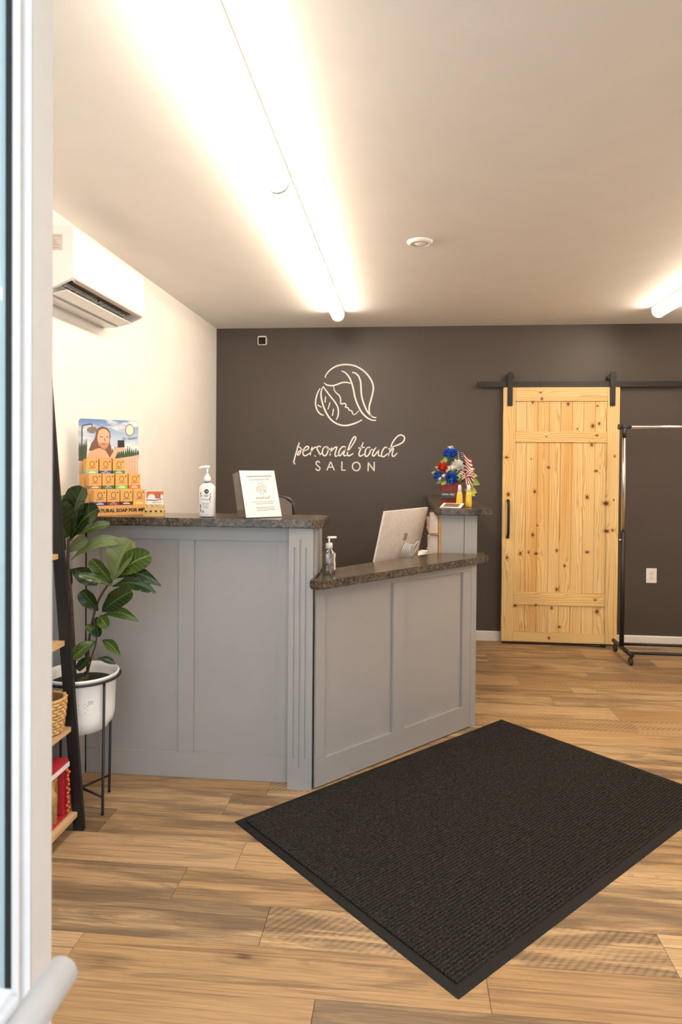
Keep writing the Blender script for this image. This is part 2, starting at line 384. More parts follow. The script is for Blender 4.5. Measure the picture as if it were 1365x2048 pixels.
def solo(mb, name, mat, label, cat, group=None, bevel=0, kind=None, origin=None):   # one-mesh top-level thing
    W = Matrix.Translation(Vector(origin)) if origin else None
    me = mb.mesh(name, mat, bevel, 2, W)
    o = bpy.data.objects.new(name, me); C.objects.link(o)
    if origin: o.location = origin
    MX[o.name] = W or Matrix.Identity(4)
    return tag(o, label, cat, group, kind)

# ================================================================== ROOM
# floor: base slab + planks
fl = solo(MB().box((XL-0.1, YF-0.046, -0.09), (XR+0.1, YB+0.1, -0.012)), 'floor', plain('floor_underlay', (0.05, 0.038, 0.028), rough=0.9), 'warm oak plank floor of the reception room', 'floor', kind='structure')
PW = 0.183; rng = random.Random(21)
fixed = {0: -0.60, -2: -0.43, -3: -0.98, -1: 0.45, 3: -0.60, 7: 0.62}
r = -10
while 2.53+(r-1)*PW < YB:
    y1 = 2.53+r*PW; y0 = y1-PW
    if y1 > YF-0.04:
        a = fixed.get(r, -1.2+rng.random()*1.22); e = []
        k = -3
        while k < 6: e.append(a+k*1.22); k += 1
        for i in range(len(e)-1):
            x0, x1 = max(e[i], XL), min(e[i+1], XR)
            if x1-x0 < 0.03: continue
            yy0, yy1 = max(y0, YF-0.045), min(y1, YB)
            if yy1-yy0 < 0.01: continue
            g = 0.0007; c = 0.0012; lx, ly = (x1-x0)/2-g, (yy1-yy0)/2-g
            m = MB().add([(-lx,-ly,-0.012),(lx,-ly,-0.012),(lx,ly,-0.012),(-lx,ly,-0.012),(-lx,-ly,-c*0.5),(lx,-ly,-c*0.5),(lx,ly,-c*0.5),(-lx,ly,-c*0.5),(-lx+c,-ly+c,0),(lx-c,-ly+c,0),(lx-c,ly-c,0),(-lx+c,ly-c,0)],
                         [(3,2,1,0),(8,9,10,11)]+[(i_, (i_+1) % 4, 4+(i_+1) % 4, 4+i_) for i_ in range(4)]+[(4+i_, 4+(i_+1) % 4, 8+(i_+1) % 4, 8+i_) for i_ in range(4)])
            o = m.build('plank', m_plank, fl); o.location = ((x0+x1)/2, (yy0+yy1)/2, 0)
    r += 1
solo(MB().box((XL-0.1, YF-0.046, ZC), (XR+0.1, YB+0.1, ZC+0.1)), 'ceiling', m_ceil, 'smooth pale painted ceiling', 'ceiling', kind='structure')
solo(MB().box((XL-0.1, YF, -0.012), (XL, YB, ZC)), 'wall_left', m_white, 'white painted side wall under the air conditioner', 'wall', kind='structure')
solo(MB().box((XL-0.1, YB, -0.012), (XR+0.1, YB+0.1, ZC)), 'wall_back', m_dark, 'dark taupe painted wall behind the reception desk', 'wall', kind='structure')
solo(MB().box((XR, YF, -0.012), (XR+0.1, YB, ZC)), 'wall_right', m_white, 'white painted wall beyond the clothes rack', 'wall', kind='structure')
WX0, WX1, WZ0, WZ1 = -1.58, -0.60, 0.30, 2.2
YO = YF-0.045
fwm = MB()
fwm.box((XL-0.1, YO, -0.012), (WX0, YF, ZC)); fwm.box((WX0, YO, -0.012), (WX1, YF, WZ0)); fwm.box((WX0, YO, WZ1), (WX1, YF, ZC)); fwm.box((WX1, YO, -0.012), (JX, YF, ZC))
fwm.box((JX, YO, 2.2), (JX+DOORW, YF, ZC)); fwm.box((JX+DOORW, YO, -0.012), (XR+0.1, YF, ZC))
solo(fwm, 'wall_front', plain('cream_frame_paint', (0.47, 0.42, 0.37), rough=0.55, var=0.02), 'pale storefront wall around the open entrance door', 'wall', kind='structure')
win = thing('added_window', 'unseen window added left of the open entrance door for cool light', 'window', (WX0, YO, WZ0), kind='structure')  # out-of-view window, added to bring cool daylight onto plant and floor
fr = MB(); t = 0.04
for a, b in (((WX0, WZ0), (WX1, WZ0+t)), ((WX0, WZ1-t), (WX1, WZ1)), ((WX0, WZ0+t), (WX0+t, WZ1-t)), ((WX1-t, WZ0+t), (WX1, WZ1-t)), (((WX0+WX1)/2-t/2, WZ0+t), ((WX0+WX1)/2+t/2, WZ1-t))):
    fr.box((a[0], YO+0.005, a[1]), (b[0], YF-0.005, b[1]))
fr.build('window_frame', m_alu, win, world=True)
for a, b in ((WX0+t, (WX0+WX1)/2-t/2), ((WX0+WX1)/2+t/2, WX1-t)):
    MB().box((a, YO+0.02, WZ0+t), (b, YO+0.026, WZ1-t)).build('pane', m_pane, win, world=True)
solo(MB().box((-6, -8, -0.16), (8, YO, -0.03)), 'pavement', P('concrete_pavement', 200, 198, 194, rough=0.9, bmp=0.2), 'grey concrete pavement outside the entrance', 'pavement', kind='structure')
bb = MB().prism([(YB-0.014, 0), (YB, 0), (YB, 0.08), (YB-0.006, 0.08), (YB-0.014, 0.072)], 0.41, XR, 0)
solo(bb, 'baseboard_back', m_trimw, 'white baseboard along the dark wall', 'baseboard', kind='structure')
# grey wainscot on the left wall and the boxed pier beside the counter
solo(MB().box((XL, YF, 0), (XL+0.02, 2.89, 1.10)), 'trim_1', m_grey, 'grey painted wainscot low on the white wall', 'wainscot', kind='structure')
solo(MB().box((XL, 2.89, 0), (-1.487, 3.012, 1.165)), 'trim_2', m_grey, 'grey boxed pier between counter front and side wall', 'pier', kind='structure', bevel=0.002)

# ================================================================== ENTRANCE DOOR (open, beside the camera)
d2 = thing('door_2', 'open white framed glass entrance door at the left edge', 'door', (JX-0.02, 0.752, 0.0), kind='structure')
x0, x1 = JX-0.045, JX
MB().box((x0, 0.7195, 0.01), (x1, 0.7312, 2.15)).box((x0, 0.7312, 0.01), (x1-0.008, 0.7455, 2.15)).box((x0, 0.7455, 0.01), (x1-0.001, 0.7565, 2.15)).build('stile', m_alu, d2, world=True)
MB().box((x1-0.0078, 0.7320, 0.01), (x1-0.004, 0.7450, 2.15)).build('groove_shade_strip', plain('groove_shade_beige', (0.40, 0.36, 0.32), rough=0.6), d2, world=True)  # strip added in the stile groove; its darker beige stands in for shade
MB().box((x0, -0.17, 0.01), (x1, -0.10, 2.15)).build('stile', m_alu, d2, world=True)
MB().box((x0, -0.10, 0.01), (x1, 0.7195, 0.22)).build('bottom_rail', m_alu, d2, world=True)
MB().box((x0, -0.10, 2.07), (x1, 0.7195, 2.15)).build('top_rail', m_alu, d2, world=True)
MB().box((x0+0.020, -0.10, 0.22), (x1-0.006, 0.7135, 2.07)).build('pane', mat_clear('door_glass', (0.80, 0.85, 0.85)), d2, world=True)
MB().box((x1-0.0058, 0.7125, 0.22), (x1-0.002, 0.7193, 2.07)).build('gasket', m_rubber, d2, world=True)
bar = MB().tube([(-0.341, 0.648, 0.937), (-0.341, 0.30, 0.937), (-0.341, -0.12, 0.937)], 0.0160, 20)
bo = bar.build('push_bar', plain('grey_white_bar', (0.50, 0.50, 0.51), rough=0.35, var=0.02), d2, world=True, bevel=0.004)
sub(bo, MB().tube([(-0.341, 0.6475, 0.937), (-0.341, 0.6515, 0.937)], 0.006, 12).tube([(-0.334, 0.649, 0.930), (-0.3325, 0.6515, 0.928)], 0.004, 8), 'screw', m_chrome, world_of=d2)
for y in (0.56, -0.05):
    MB().box((JX, y-0.03, 0.91), (-0.351, y+0.03, 0.964)).build('bar_bracket', plain('grey_white_bar', (0.50, 0.50, 0.51), rough=0.35, var=0.02), d2, world=True, bevel=0.006)

# ================================================================== CEILING LIGHTS
def lamp(cx, y0, y1, label):
    t = thing('light_fixture', label, 'ceiling light', (cx, y0, ZC), group='linear ceiling lights')
    r_, zc = 0.047, ZC-0.030
    MB().box((cx-0.049, y0, ZC-0.014), (cx+0.049, y1, ZC)).build('housing', m_wplast, t, world=True)
    def prof(r): return [(cx+r*math.sin(a), zc-r*math.cos(a)) for a in [-PI*0.56+2*PI*0.56*i/20 for i in range(21)]]
    MB().prism(prof(r_)[::-1], y0+0.008, y1-0.008, 1).build('diffuser', m_lamp, t, world=True)
    for a, b in ((y0, y0+0.008), (y1-0.008, y1)):
        MB().prism(prof(r_+0.002)[::-1], a, b, 1).build('end_cap', m_wplast, t, world=True)
lamp(-0.527, 2.698, 5.115, 'long lit ceiling light ending above the wall logo')
lamp(-0.527, 1.470, 2.694, 'lit ceiling light nearest the entrance, running out of the top')
lamp(1.822, 2.698, 5.125, 'lit ceiling light above the clothes rack at right edge')
lamp(1.822, 1.470, 2.694, 'unseen ceiling light added over the mat, right row')  # out of view; fixture added to the right row for its light

# smoke detector plate
sd = thing('smoke_detector', 'round white plate on the ceiling between the lights', 'smoke detector', (0.062, 3.562, ZC))
MB().lathe([(0.0, -0.012), (0.042, -0.012), (0.046, -0.016), (0.058, -0.016), (0.068, -0.004), (0.068, 0)], (0, 0, 0), 40).build('cover', m_wplast, sd)
MB().lathe([(0.0, -0.0135), (0.040, -0.0135), (0.040, -0.011)], (0, 0, 0), 32).build('inner_disc', m_ceil, sd)

# ================================================================== AIR CONDITIONER
ac = thing('air_conditioner', 'white split air conditioner high on the side wall', 'air conditioner', (XL, 2.755, 2.185))
prof = [(XL, 2.195), (-1.560, 2.195), (-1.535, 2.262), (-1.455, 2.262), (-1.437, 2.236), (-1.424, 2.246), (-1.420, 2.262), (-1.420, 2.448), (-1.428, 2.462), (-1.445, 2.468), (XL, 2.468)]
A0, A1 = 2.757, 3.535
MB().prism(prof[::-1], A0+0.02, A1-0.02, 1).build('body', m_wplast, ac, world=True)
cap = [(XL, 2.195), (-1.555, 2.195), (-1.50, 2.208), (-1.437, 2.236), (-1.424, 2.246), (-1.420, 2.262), (-1.420, 2.448), (-1.428, 2.462), (-1.445, 2.468), (XL, 2.468)]
for a, b in ((A0, A0+0.02), (A1-0.02, A1)): MB().prism(cap[::-1], a, b, 1).build('end_cap', m_wplast, ac, world=True)
MB().box((-1.534, A0+0.021, 2.2535), (-1.456, A1-0.021, 2.2610)).build('vent_interior', m_dplast, ac, world=True)
MB().obox((-1.428, (A0+A1)/2, 2.236), (0.8, 0, 0.6), (0, 1, 0), (-0.6, 0, 0.8), 0.008, (A1-A0)/2-0.03, 0.0022).build('trim_strip', P('silver_trim', 176, 160, 152, rough=0.3), ac, world=True)
for a, b in ((A0+0.05, 3.12), (3.17, A1-0.05)):
    lv = MB()
    for q in (0, 1): lv.obox((-1.523+q*0.034, (a+b)/2, 2.238-q*0.004), (0.5, 0, -0.85), (0, 1, 0), (0.85, 0, 0.5), 0.011, (b-a)/2, 0.0015)
    k = a
    while k < b+0.001: lv.box((-1.528, k-0.002, 2.232), (-1.486, k+0.002, 2.240)); k += (b-a)/6
    lv.build('louver', m_wplast, ac, world=True)
MB().obox((-1.502, (A0+A1)/2, 2.196), (0.97, 0, 0.22), (0, 1, 0), (-0.22, 0, 0.97), 0.033, (A1-A0)/2-0.045, 0.003).build('flap', m_wplast, ac, world=True, bevel=0.002)
MB().box((-1.642, A0+0.004, 2.188), (-1.562, A1-0.004, 2.196)).build('lower_panel', m_wplast, ac, world=True, bevel=0.003)
Mx = plane_M((-1.53, A0-0.0005, 2.36), (1, 0, 0), (0, 0, 1))
st = MB().poly([(0, 0), (0.062, 0), (0.062, 0.07), (0, 0.07)], Mx).build('spec_label', P('label_paper', 205, 196, 186), ac, world=True)
sl = MB()
for i in range(11): sl.ribbon([(0.006, 0.006+i*0.0055), (0.02+0.035*rng.random(), 0.006+i*0.0055)], 0.0016, Mx, 1, 0.0003, False, False)
sub(st, sl, 'print', P('grey_print', 120, 110, 104), world_of=ac)

# ================================================================== WALL SIGN
def wx(px): return -0.79+(px-628)*0.004264
def wz(py): return 2.323-(py-726)*0.004248
WM = plane_M((0, YB-0.0002, 0), (1, 0, 0), (0, 0, 1))
sg = thing('wall_sign', 'cream painted salon logo with script lettering on dark wall', 'sign', (-0.52, YB, 1.42))
def logo_strokes():
    s = [([(443,270),(452,240),(490,195),(545,160),(600,145),(665,143),(730,155),(790,185),(840,225),(880,275),(905,325),(913,375),(905,430),(890,490),(875,550),(875,600),(890,635),(915,655),(945,658)], 15),
     ([(603,205),(640,222),(675,262),(700,315),(720,385),(735,460),(765,540),(805,610),(850,655),(900,682),(942,686)], 15),
     ([(705,218),(740,228),(772,262),(790,320),(795,400),(805,470),(830,545),(860,605),(900,652)], 15),
     ([(432,318),(460,340),(515,347),(560,335),(610,317),(655,316),(692,327)], 13),
     ([(527,352),(533,390),(555,420),(583,445),(595,480),(600,525),(635,520),(650,540),(642,556),(670,565),(680,585),(705,595),(715,620),(735,628),(775,592)], 11),
     ([(425,355),(405,400),(405,460),(425,540),(455,610),(495,670),(545,710),(600,732),(660,735),(720,720),(770,700),(805,680)], 15),
     ([(425,355),(445,385),(490,445),(535,500),(565,550),(575,600),(570,645),(553,680)], 13),
     ([(393,372),(365,430),(350,500),(355,555),(375,600),(405,628),(432,636)], 13),
     ([(448,452),(443,512)], 16), ([(493,510),(472,578)], 16), ([(527,572),(516,642)], 16), ([(370,535),(408,558)], 16)]
    return s
B = 1365
SCRIPT = [[(205,285),(215,310),(190,380),(165,470),(140,560),(110,670),(98,730),(108,770),(132,780)],
 [(195,385),(235,400),(262,440),(250,510),(220,565),(190,575),(180,560),(200,510),(240,470),(300,445)],
 [(310,480),(380,465),(425,430),(435,395),(405,375),(365,395),(325,450),(305,520),(320,575),(360,590),(410,570),(470,520)],
 [(520,385),(500,450),(485,520),(472,580)], [(488,520),(530,440),(580,400),(625,395)],
 [(720,395),(690,370),(645,385),(630,425),(655,480),(685,530),(660,575),(610,595),(565,590)], [(610,597),(690,562),(745,525)],
 [(835,378),(790,400),(760,460),(755,530),(780,580),(820,585),(860,540),(885,470),(885,410),(850,380),(835,378)], [(850,390),(890,440),(940,425)],
 [(970,395),(955,470),(940,530),(928,585)], [(938,540),(985,450),(1040,395),(1085,390),(1070,450),(1045,540),(1050,595),(1085,595),(1130,560)],
 [(1290,410),(1260,375),(1210,385),(1160,440),(1130,510),(1130,570),(1160,585),(1200,540),(1250,465),(1285,400)], [(1285,400),(1260,480),(1240,550),(1260,585),(1315,570)],
 [(1320,500),(1400,400),(1480,270),(1515,190),(1505,155),(1470,160),(1420,240),(1375,340),(1340,450),(1325,530),(1345,585),(1390,575),(1440,545),(1462,525)],
 [(B+320,275),(B+300,330),(B+265,420),(B+235,500),(B+225,560),(B+245,590),(B+290,580),(B+340,545)], [(B+205,410),(B+280,398),(B+355,390)],
 [(B+440,385),(B+400,410),(B+370,470),(B+360,540),(B+375,590),(B+415,590),(B+455,540),(B+480,470),(B+480,410),(B+450,385),(B+440,385)], [(B+470,400),(B+490,440),(B+540,440)],
 [(B+615,390),(B+580,430),(B+545,500),(B+530,560),(B+550,590),(B+590,560),(B+640,490),(B+680,445)], [(B+680,440),(B+665,500),(B+665,560),(B+690,585),(B+735,580)],
 [(B+860,410),(B+840,385),(B+800,400),(B+760,460),(B+735,530),(B+740,590),(B+785,600),(B+840,560),(B+885,525)],
 [(B+885,430),(B+960,385),(B+1060,350),(B+1150,310),(B+1220,260),(B+1250,190),(B+1225,130),(B+1160,108),(B+1090,140),(B+1020,220),(B+970,310),(B+940,400),(B+915,490),(B+890,590)],
 [(B+905,540),(B+940,470),(B+985,415),(B+1005,420),(B+985,490),(B+975,560),(B+1000,595),(B+1050,560),(B+1090,510)]]
CAPS = [([(700,750),(655,715),(615,735),(620,790),(665,830),(700,870),(690,910),(650,925),(600,885)], 6), ([(860,920),(945,722)], 1), ([(945,722),(1032,920)], 1), ([(895,848),(1000,848)], 1),
 ([(1203,715),(1200,925)], 1), ([(1190,914),(1288,914)], 1), ([(B+435,932),(B+438,725)], 1), ([(B+438,735),(B+572,922)], 1), ([(B+572,932),(B+573,720)], 1)]
lg = MB()
for pts, wd in logo_strokes(): lg.ribbon([(wx(560+.2051*u), wz(700+.2051*v)) for u, v in pts], wd*0.2051*0.00426, WM, 5, 0.0012)
lg.build('emblem', m_sign, sg, world=True)
sc = MB()
for ids in ((0, 1), (2,), (3, 4), (5, 6), (7, 8), (9, 10), (11, 12), (13,), (14, 15), (16, 17), (18, 19), (20,), (21, 22)):
    sc = MB()
    for i in ids: sc.ribbon([(wx(580+u/11.375), wz(860+v/11.375)) for u, v in SCRIPT[i]], 0.0112, WM, 5, 0.0012)
    sc.build('script_letter', m_sign, sg, world=True)
for ids in ((0,), (1, 2, 3), (4, 5), (6, 7, 8)):
    cp = MB()
    for i in ids: cp.ribbon([(wx(580+u/11.375), wz(860+v/11.375)) for u, v in CAPS[i][0]], 0.0098, WM, CAPS[i][1], 0.0012, False, False)
    cp.build('capital_letter', m_sign, sg, world=True)
cp = MB()
cp.ribbon([(wx(580+(1530+88*math.cos(i*PI/12))/11.375), wz(860+(828+97*math.sin(i*PI/12))/11.375)) for i in range(24)], 0.0098, WM, 1, 0.0012, True)
cp.build('capital_letter', m_sign, sg, world=True)
# small camera device on the wall
sc_ = thing('security_camera', 'small white and black square camera high on dark wall', 'camera', (-1.236, YB, 2.477))
def rrect(cx, cz, hw, hh, r, n=5):
    p = []
    for sx, sz, a0 in ((1, 1, 0), (-1, 1, PI/2), (-1, -1, PI), (1, -1, 1.5*PI)):
        for i in range(n+1):
            a = a0+PI/2*i/n; p.append((cx+sx*(hw-r)+r*math.cos(a), cz+sz*(hh-r)+r*math.sin(a)))
    return p
MB().prism(rrect(-1.236, 2.516, 0.038, 0.038, 0.012), YB-0.03, YB, 1).build('shell', m_wplast, sc_, world=True)
MB().prism(rrect(-1.235, 2.513, 0.031, 0.030, 0.008), YB-0.0325, YB-0.029, 1).build('lens_face', plain('gloss_black', (0.006, 0.006, 0.006), rough=0.12), sc_, world=True)

# ================================================================== BARN DOOR + TRACK
DX, DY, DZ = 0.794, 5.645, 0.014
bd = thing('door_1', 'knotty pine sliding barn door on black hangers', 'door', (DX, DY, DZ), kind='structure')
W_, H_ = 0.925, 2.09; SW = 0.098; zs = [0, 0.08, 0.305, 0.411, 1.640, 1.731, 1.976, H_]
for a, b in ((0, SW), (W_-SW, W_)): MB().box((a, 0, 0), (b, 0.035, H_)).build('stile', m_pineV, bd, bevel=0.0025)
for i in (0, 2, 4, 6): MB().box((SW+0.0006, 0, zs[i]), (W_-SW-0.0006, 0.035, zs[i+1])).build('rail', m_pineH, bd, bevel=0.0025)
NBD = 8; bw = (W_-2*SW)/NBD
for i in (1, 3, 5):
    for k in range(NBD):
        a = SW+k*bw
        MB().box((a+0.0008, 0.011, zs[i]+0.0005), (a+bw-0.0008, 0.028, zs[i+1]-0.0005)).build('board', m_pineV, bd, bevel=0.0018)
for hx in (0.845-DX, 1.660-DX):
    h = MB().prism(rrect(hx, 2.0755, 0.021, 0.1395, 0.006), -0.007, -0.0005, 1).build('hanger', m_black, bd)
    sub(h, MB().tube([(hx, 0.0035, 2.173), (hx, 0.0195, 2.173)], 0.034, 24).tube([(hx, -0.012, 2.173), (hx, 0.0035, 2.173)], 0.009, 6), 'wheel', m_black)
    for z in (1.965, 2.035): sub(h, MB().tube([(hx, -0.0115, z), (hx, -0.006, z)], 0.008, 6), 'bolt', m_black)
hx = 0.045
hd = MB().tube(catmull([(hx, -0.002, 0.866), (hx, -0.026, 0.885), (hx, -0.034, 0.93), (hx, -0.034, 1.09), (hx, -0.026, 1.135), (hx, -0.002, 1.154)], 4), 0.0105, 10)
hd.tube([(hx, -0.004, 0.860), (hx, -0.0005, 0.860)], 0.014, 12).tube([(hx, -0.004, 1.158), (hx, -0.0005, 1.158)], 0.014, 12)
hd.build('handle', m_black, bd)
tr = thing('door_track', 'flat black steel track above the wooden barn door', 'track', (0.577, DY, 2.11))
MB().box((0.577, DY+0.008, 2.1075), (2.75, DY+0.015, 2.152)).build('rail', m_black, tr, world=True, bevel=0.001)
for x in (0.70, 1.095, 1.50, 1.905, 2.32, 2.7):
    MB().tube([(x, DY+0.003, 2.130), (x, DY+0.008, 2.130)], 0.009, 6).tube([(x, DY+0.015, 2.130), (x, YB, 2.130)], 0.011, 10).build('bolt', m_black, tr, world=True)
MB().box((0.585, DY+0.0, 2.112), (0.612, DY+0.008, 2.147)).build('end_stop', m_black, tr, world=True)
line = catmull([(0.80, 5.628, 0.005), (1.0, 5.622, 0.005), (1.25, 5.625, 0.005), (1.45, 5.615, 0.005), (1.61, 5.60, 0.005)], 6)  # thin black tube along the door foot, thicker at its right end
solo(MB().tube(line, 0.004, 8).tube([(1.575, 5.604, 0.010), (1.615, 5.60, 0.010)], 0.0095, 10), 'floor_line', m_rubber, 'thin black cord along the foot of the wooden door', 'line')

# outlet
ot = thing('wall_outlet', 'white double outlet on dark wall behind the rack', 'outlet', (2.004, YB, 0.512))
MB().prism(rrect(2.004, 0.573, 0.041, 0.060, 0.004), YB-0.006, YB, 1).build('cover_plate', m_wplast, ot, world=True, bevel=0.0015)
for z in (0.592, 0.554):
    s = MB().prism(rrect(2.004, z, 0.016, 0.014, 0.006), YB-0.0075, YB-0.005, 1).build('socket', m_trimw, ot, world=True)
    sl = MB()
    for dx in (-0.006, 0.006): sl.box((2.004+dx-0.001, YB-0.0079, z-0.001), (2.004+dx+0.001, YB-0.0074, z+0.007))
    sl.tube([(2.004, YB-0.0079, z-0.007), (2.004, YB-0.0074, z-0.007)], 0.0024, 8); sub(s, sl, 'slot', m_dplast, world_of=ot)

# ================================================================== CLOTHES RACK
RX, RY = 1.658, 5.33
rk = thing('clothes_rack', 'empty rolling clothes rack with chrome top bar', 'clothes rack', (RX, RY, 0))
for X, sgn in ((RX, 1), (RX+0.98, -1)):
    MB().tube([(X, 5.085, 0.077), (X, 5.53, 0.077)], 0.0155, 12).build('foot_bar', m_black, rk, world=True)
    MB().tube([(X, RY, 0.085), (X, RY, 0.963)], 0.018, 14).build('lower_post', m_black, rk, world=True)
    MB().tube([(X, RY, 0.963), (X, RY, 1.725)], 0.0148, 14).build('upper_post', m_chrome, rk, world=True)
    MB().tube([(X, RY, 1.69), (X, RY, 1.755)], 0.0195, 14).tube([(X-sgn*0.03, RY, 1.764), (X+sgn*0.045, RY, 1.764)], 0.0165, 14).tube([(X-sgn*0.045, RY, 1.764), (X-sgn*0.03, RY, 1.764)], 0.021, 14).build('corner_joint', m_dplast, rk, world=True)
    MB().tube([(X-0.012, RY-0.01, 0.90), (X-0.03, RY-0.01, 0.90)], 0.007, 10).build('height_knob', m_chrome, rk, world=True)
    for y in (5.125, 5.495):
        MB().tube([(X, y, 0.075), (X, y, 0.052)], 0.008, 8).tube([(X-0.010, y-0.004, 0.027), (X+0.012, y-0.004, 0.0275)], 0.027, 18).build('caster', m_dplast, rk, world=True)
MB().tube([(RX+0.03, RY, 1.764), (RX+0.95, RY, 1.764)], 0.0135, 14).build('hanging_bar', m_chrome, rk, world=True)
for y in (5.12, RY+0.045): MB().tube([(RX, y, 0.09), (RX+0.98, y, 0.09)], 0.0115, 10).build('base_bar', m_black, rk, world=True)

# ================================================================== FLOOR MAT
ma = thing('floor_mat', 'large charcoal ribbed entrance mat with rubber border', 'mat', (0.357, 2.878, 0), math.radians(45.35))
LX, LY, BW = 1.767/2, 1.178/2, 0.034
prf = [(0, 0.0005), (0.008, 0.004), (BW, 0.005)]
bm_ = MB(); rings = []
for d, z in prf: rings += [(-LX+d, -LY+d, z), (LX-d, -LY+d, z), (LX-d, LY-d, z), (-LX+d, LY-d, z)]
bm_.add(rings, [(r_*4+i, r_*4+(i+1) % 4, r_*4+4+(i+1) % 4, r_*4+4+i) for r_ in range(2) for i in range(4)] + [(8, 9, 10, 11)])
bm_.build('border', m_rubber, ma)
nr, nl = 82, 190; ix, iy = LX-BW, LY-BW; rw = 2*iy/nr
hs = [(-0.5, 0.0025), (-0.3, 0.0095), (0.0, 0.0108), (0.3, 0.0095)]; vs = []; fs = []
q = random.Random(3); tot = nr*4+1
for k in range(tot):
    rr_, hh = (k//4, k % 4) if k < tot-1 else (nr-1, 0)
    y = -iy + (rr_+0.5)*rw + (hs[hh][0] if k < tot-1 else 0.5)*rw
    for j in range(nl+1):
        x = -ix+2*ix*j/nl; z = hs[hh][1]
        if hh and k < tot-1 and 0 < j < nl: z += q.uniform(-0.0022, 0.0012); x += q.uniform(-0.002, 0.002)
        vs.append((x, y + (q.uniform(-1, 1)*0.0012 if 0 < k < tot-1 else 0), z))
for k in range(tot-1):
    for j in range(nl): a = k*(nl+1)+j; fs.append((a, a+1, a+nl+2, a+nl+1))
mp = MB().add(vs, fs).build('carpet_ribs', m_mat, ma); mp['kind'] = 'stuff'

# ================================================================== RECEPTION COUNTERS
tc_ = thing('tall_counter', 'tall grey panelled counter section with fluted corner post', 'counter', (-1.0, 3.02, 0))
YP = 3.030
MB().box((-1.486, YP, 0), (-0.52, YP+0.03, 1.171)).build('back_panel', m_grey, tc_, world=True)
MB().box((XL, 3.10, 0), (-0.44, 3.20, 1.171)).build('carcass', m_grey, tc_, world=True)
for a, b in ((-1.486, -1.420), (-1.042, -0.968), (-0.577, -0.515)): MB().box((a, YP-0.012, 0.119), (b, YP, 1.103)).build('stile', m_grey, tc_, world=True, bevel=0.002)
MB().box((-1.486, YP-0.0122, 0), (-0.515, YP, 0.119)).build('rail', m_grey, tc_, world=True, bevel=0.002)
MB().box((-1.486, YP-0.0122, 1.103), (-0.515, YP, 1.171)).build('rail', m_grey, tc_, world=True, bevel=0.002)
pl = MB(); PX0, PX1, PY0, PY1 = -0.516, -0.407, 2.957, 3.215
gr = [-0.489, -0.463, -0.437]
def pil(gs, z0, z1):
    poly = [(PX0, PY1), (PX0, PY0)]
    for g in gs: poly += [(g-0.0042, PY0), (g-0.0028, PY0+0.006), (g+0.0028, PY0+0.006), (g+0.0042, PY0)]
    poly += [(PX1, PY0), (PX1, PY1)]
    pl.prism(poly, z0, z1, 2)
pil([], 0, 0.10); pil([gr[1]], 0.10, 0.142); pil(gr, 0.142, 1.085); pil([gr[1]], 1.085, 1.12); pil([], 1.12, 1.171)
pl.build('fluted_post', m_grey, tc_, world=True)
MB().box((PX1, 2.985, 0.958), (PX1+0.010, 3.05, 1.171)).box((PX1, 3.10, 0.958), (PX1+0.010, 3.20, 1.171)).build('side_trim', m_grey, tc_, world=True, bevel=0.002)
ct = MB().prism([(XL+0.002, 2.932), (-0.405, 2.932), (-0.362, 2.985), (-0.362, 3.19), (-0.405, 3.245), (XL+0.002, 3.245)], 1.172, 1.210)
solo(ct, 'countertop', m_granite, 'brown granite countertop of the tall counter, holding the soap display', 'countertop', 'granite countertops', bevel=0.005, origin=(-1.0, 3.09, 1.172))

lc = thing('low_counter', 'low grey panelled counter front set at an angle', 'counter', (-0.405, 2.956, 0), math.atan2(0.7302, 0.6833))
LN = 1.128                                            # local x along the front, local y to the rear
MB().prism([(0.030, 0.012), (LN+0.02, 0.012), (LN+0.02, 0.06), (0.085, 0.06)], 0.006, 0.911).build('back_panel', m_grey, lc)
for a, b in ((0.018, 0.074), (0.511, 0.600), (1.057, LN)): MB().box((a, 0, 0.131), (b, 0.0125, 0.872)).build('stile', m_grey, lc, bevel=0.002)
MB().box((0.018, -0.0003, 0.006), (LN, 0.0125, 0.131)).build('rail', m_grey, lc, bevel=0.002)
MB().box((0.018, -0.0003, 0.872), (LN, 0.0125, 0.911)).build('rail', m_grey, lc, bevel=0.002)
MB().prism([(LN, 0), (LN+0.035, -0.010), (LN+0.11, 0.075), (LN+0.02, 0.085)], 0.002, 0.911).build('end_post', m_grey, lc)
ct = MB().prism([(-0.396, 2.955), (-0.418, 2.953), (-0.413, 2.905), (-0.380, 2.872), (-0.342, 2.900), (-0.298, 2.952), (0.445, 3.818), (0.470, 3.862), (0.455, 4.00), (0.415, 4.02), (0.415, 3.928), (0.165, 3.925), (-0.300, 3.330), (-0.396, 3.225)], 0.912, 0.950)
solo(ct, 'countertop', m_granite, 'brown granite countertop of the low counter, under the clear pump bottle', 'countertop', 'granite countertops', bevel=0.005, origin=(0.0, 3.4, 0.912))

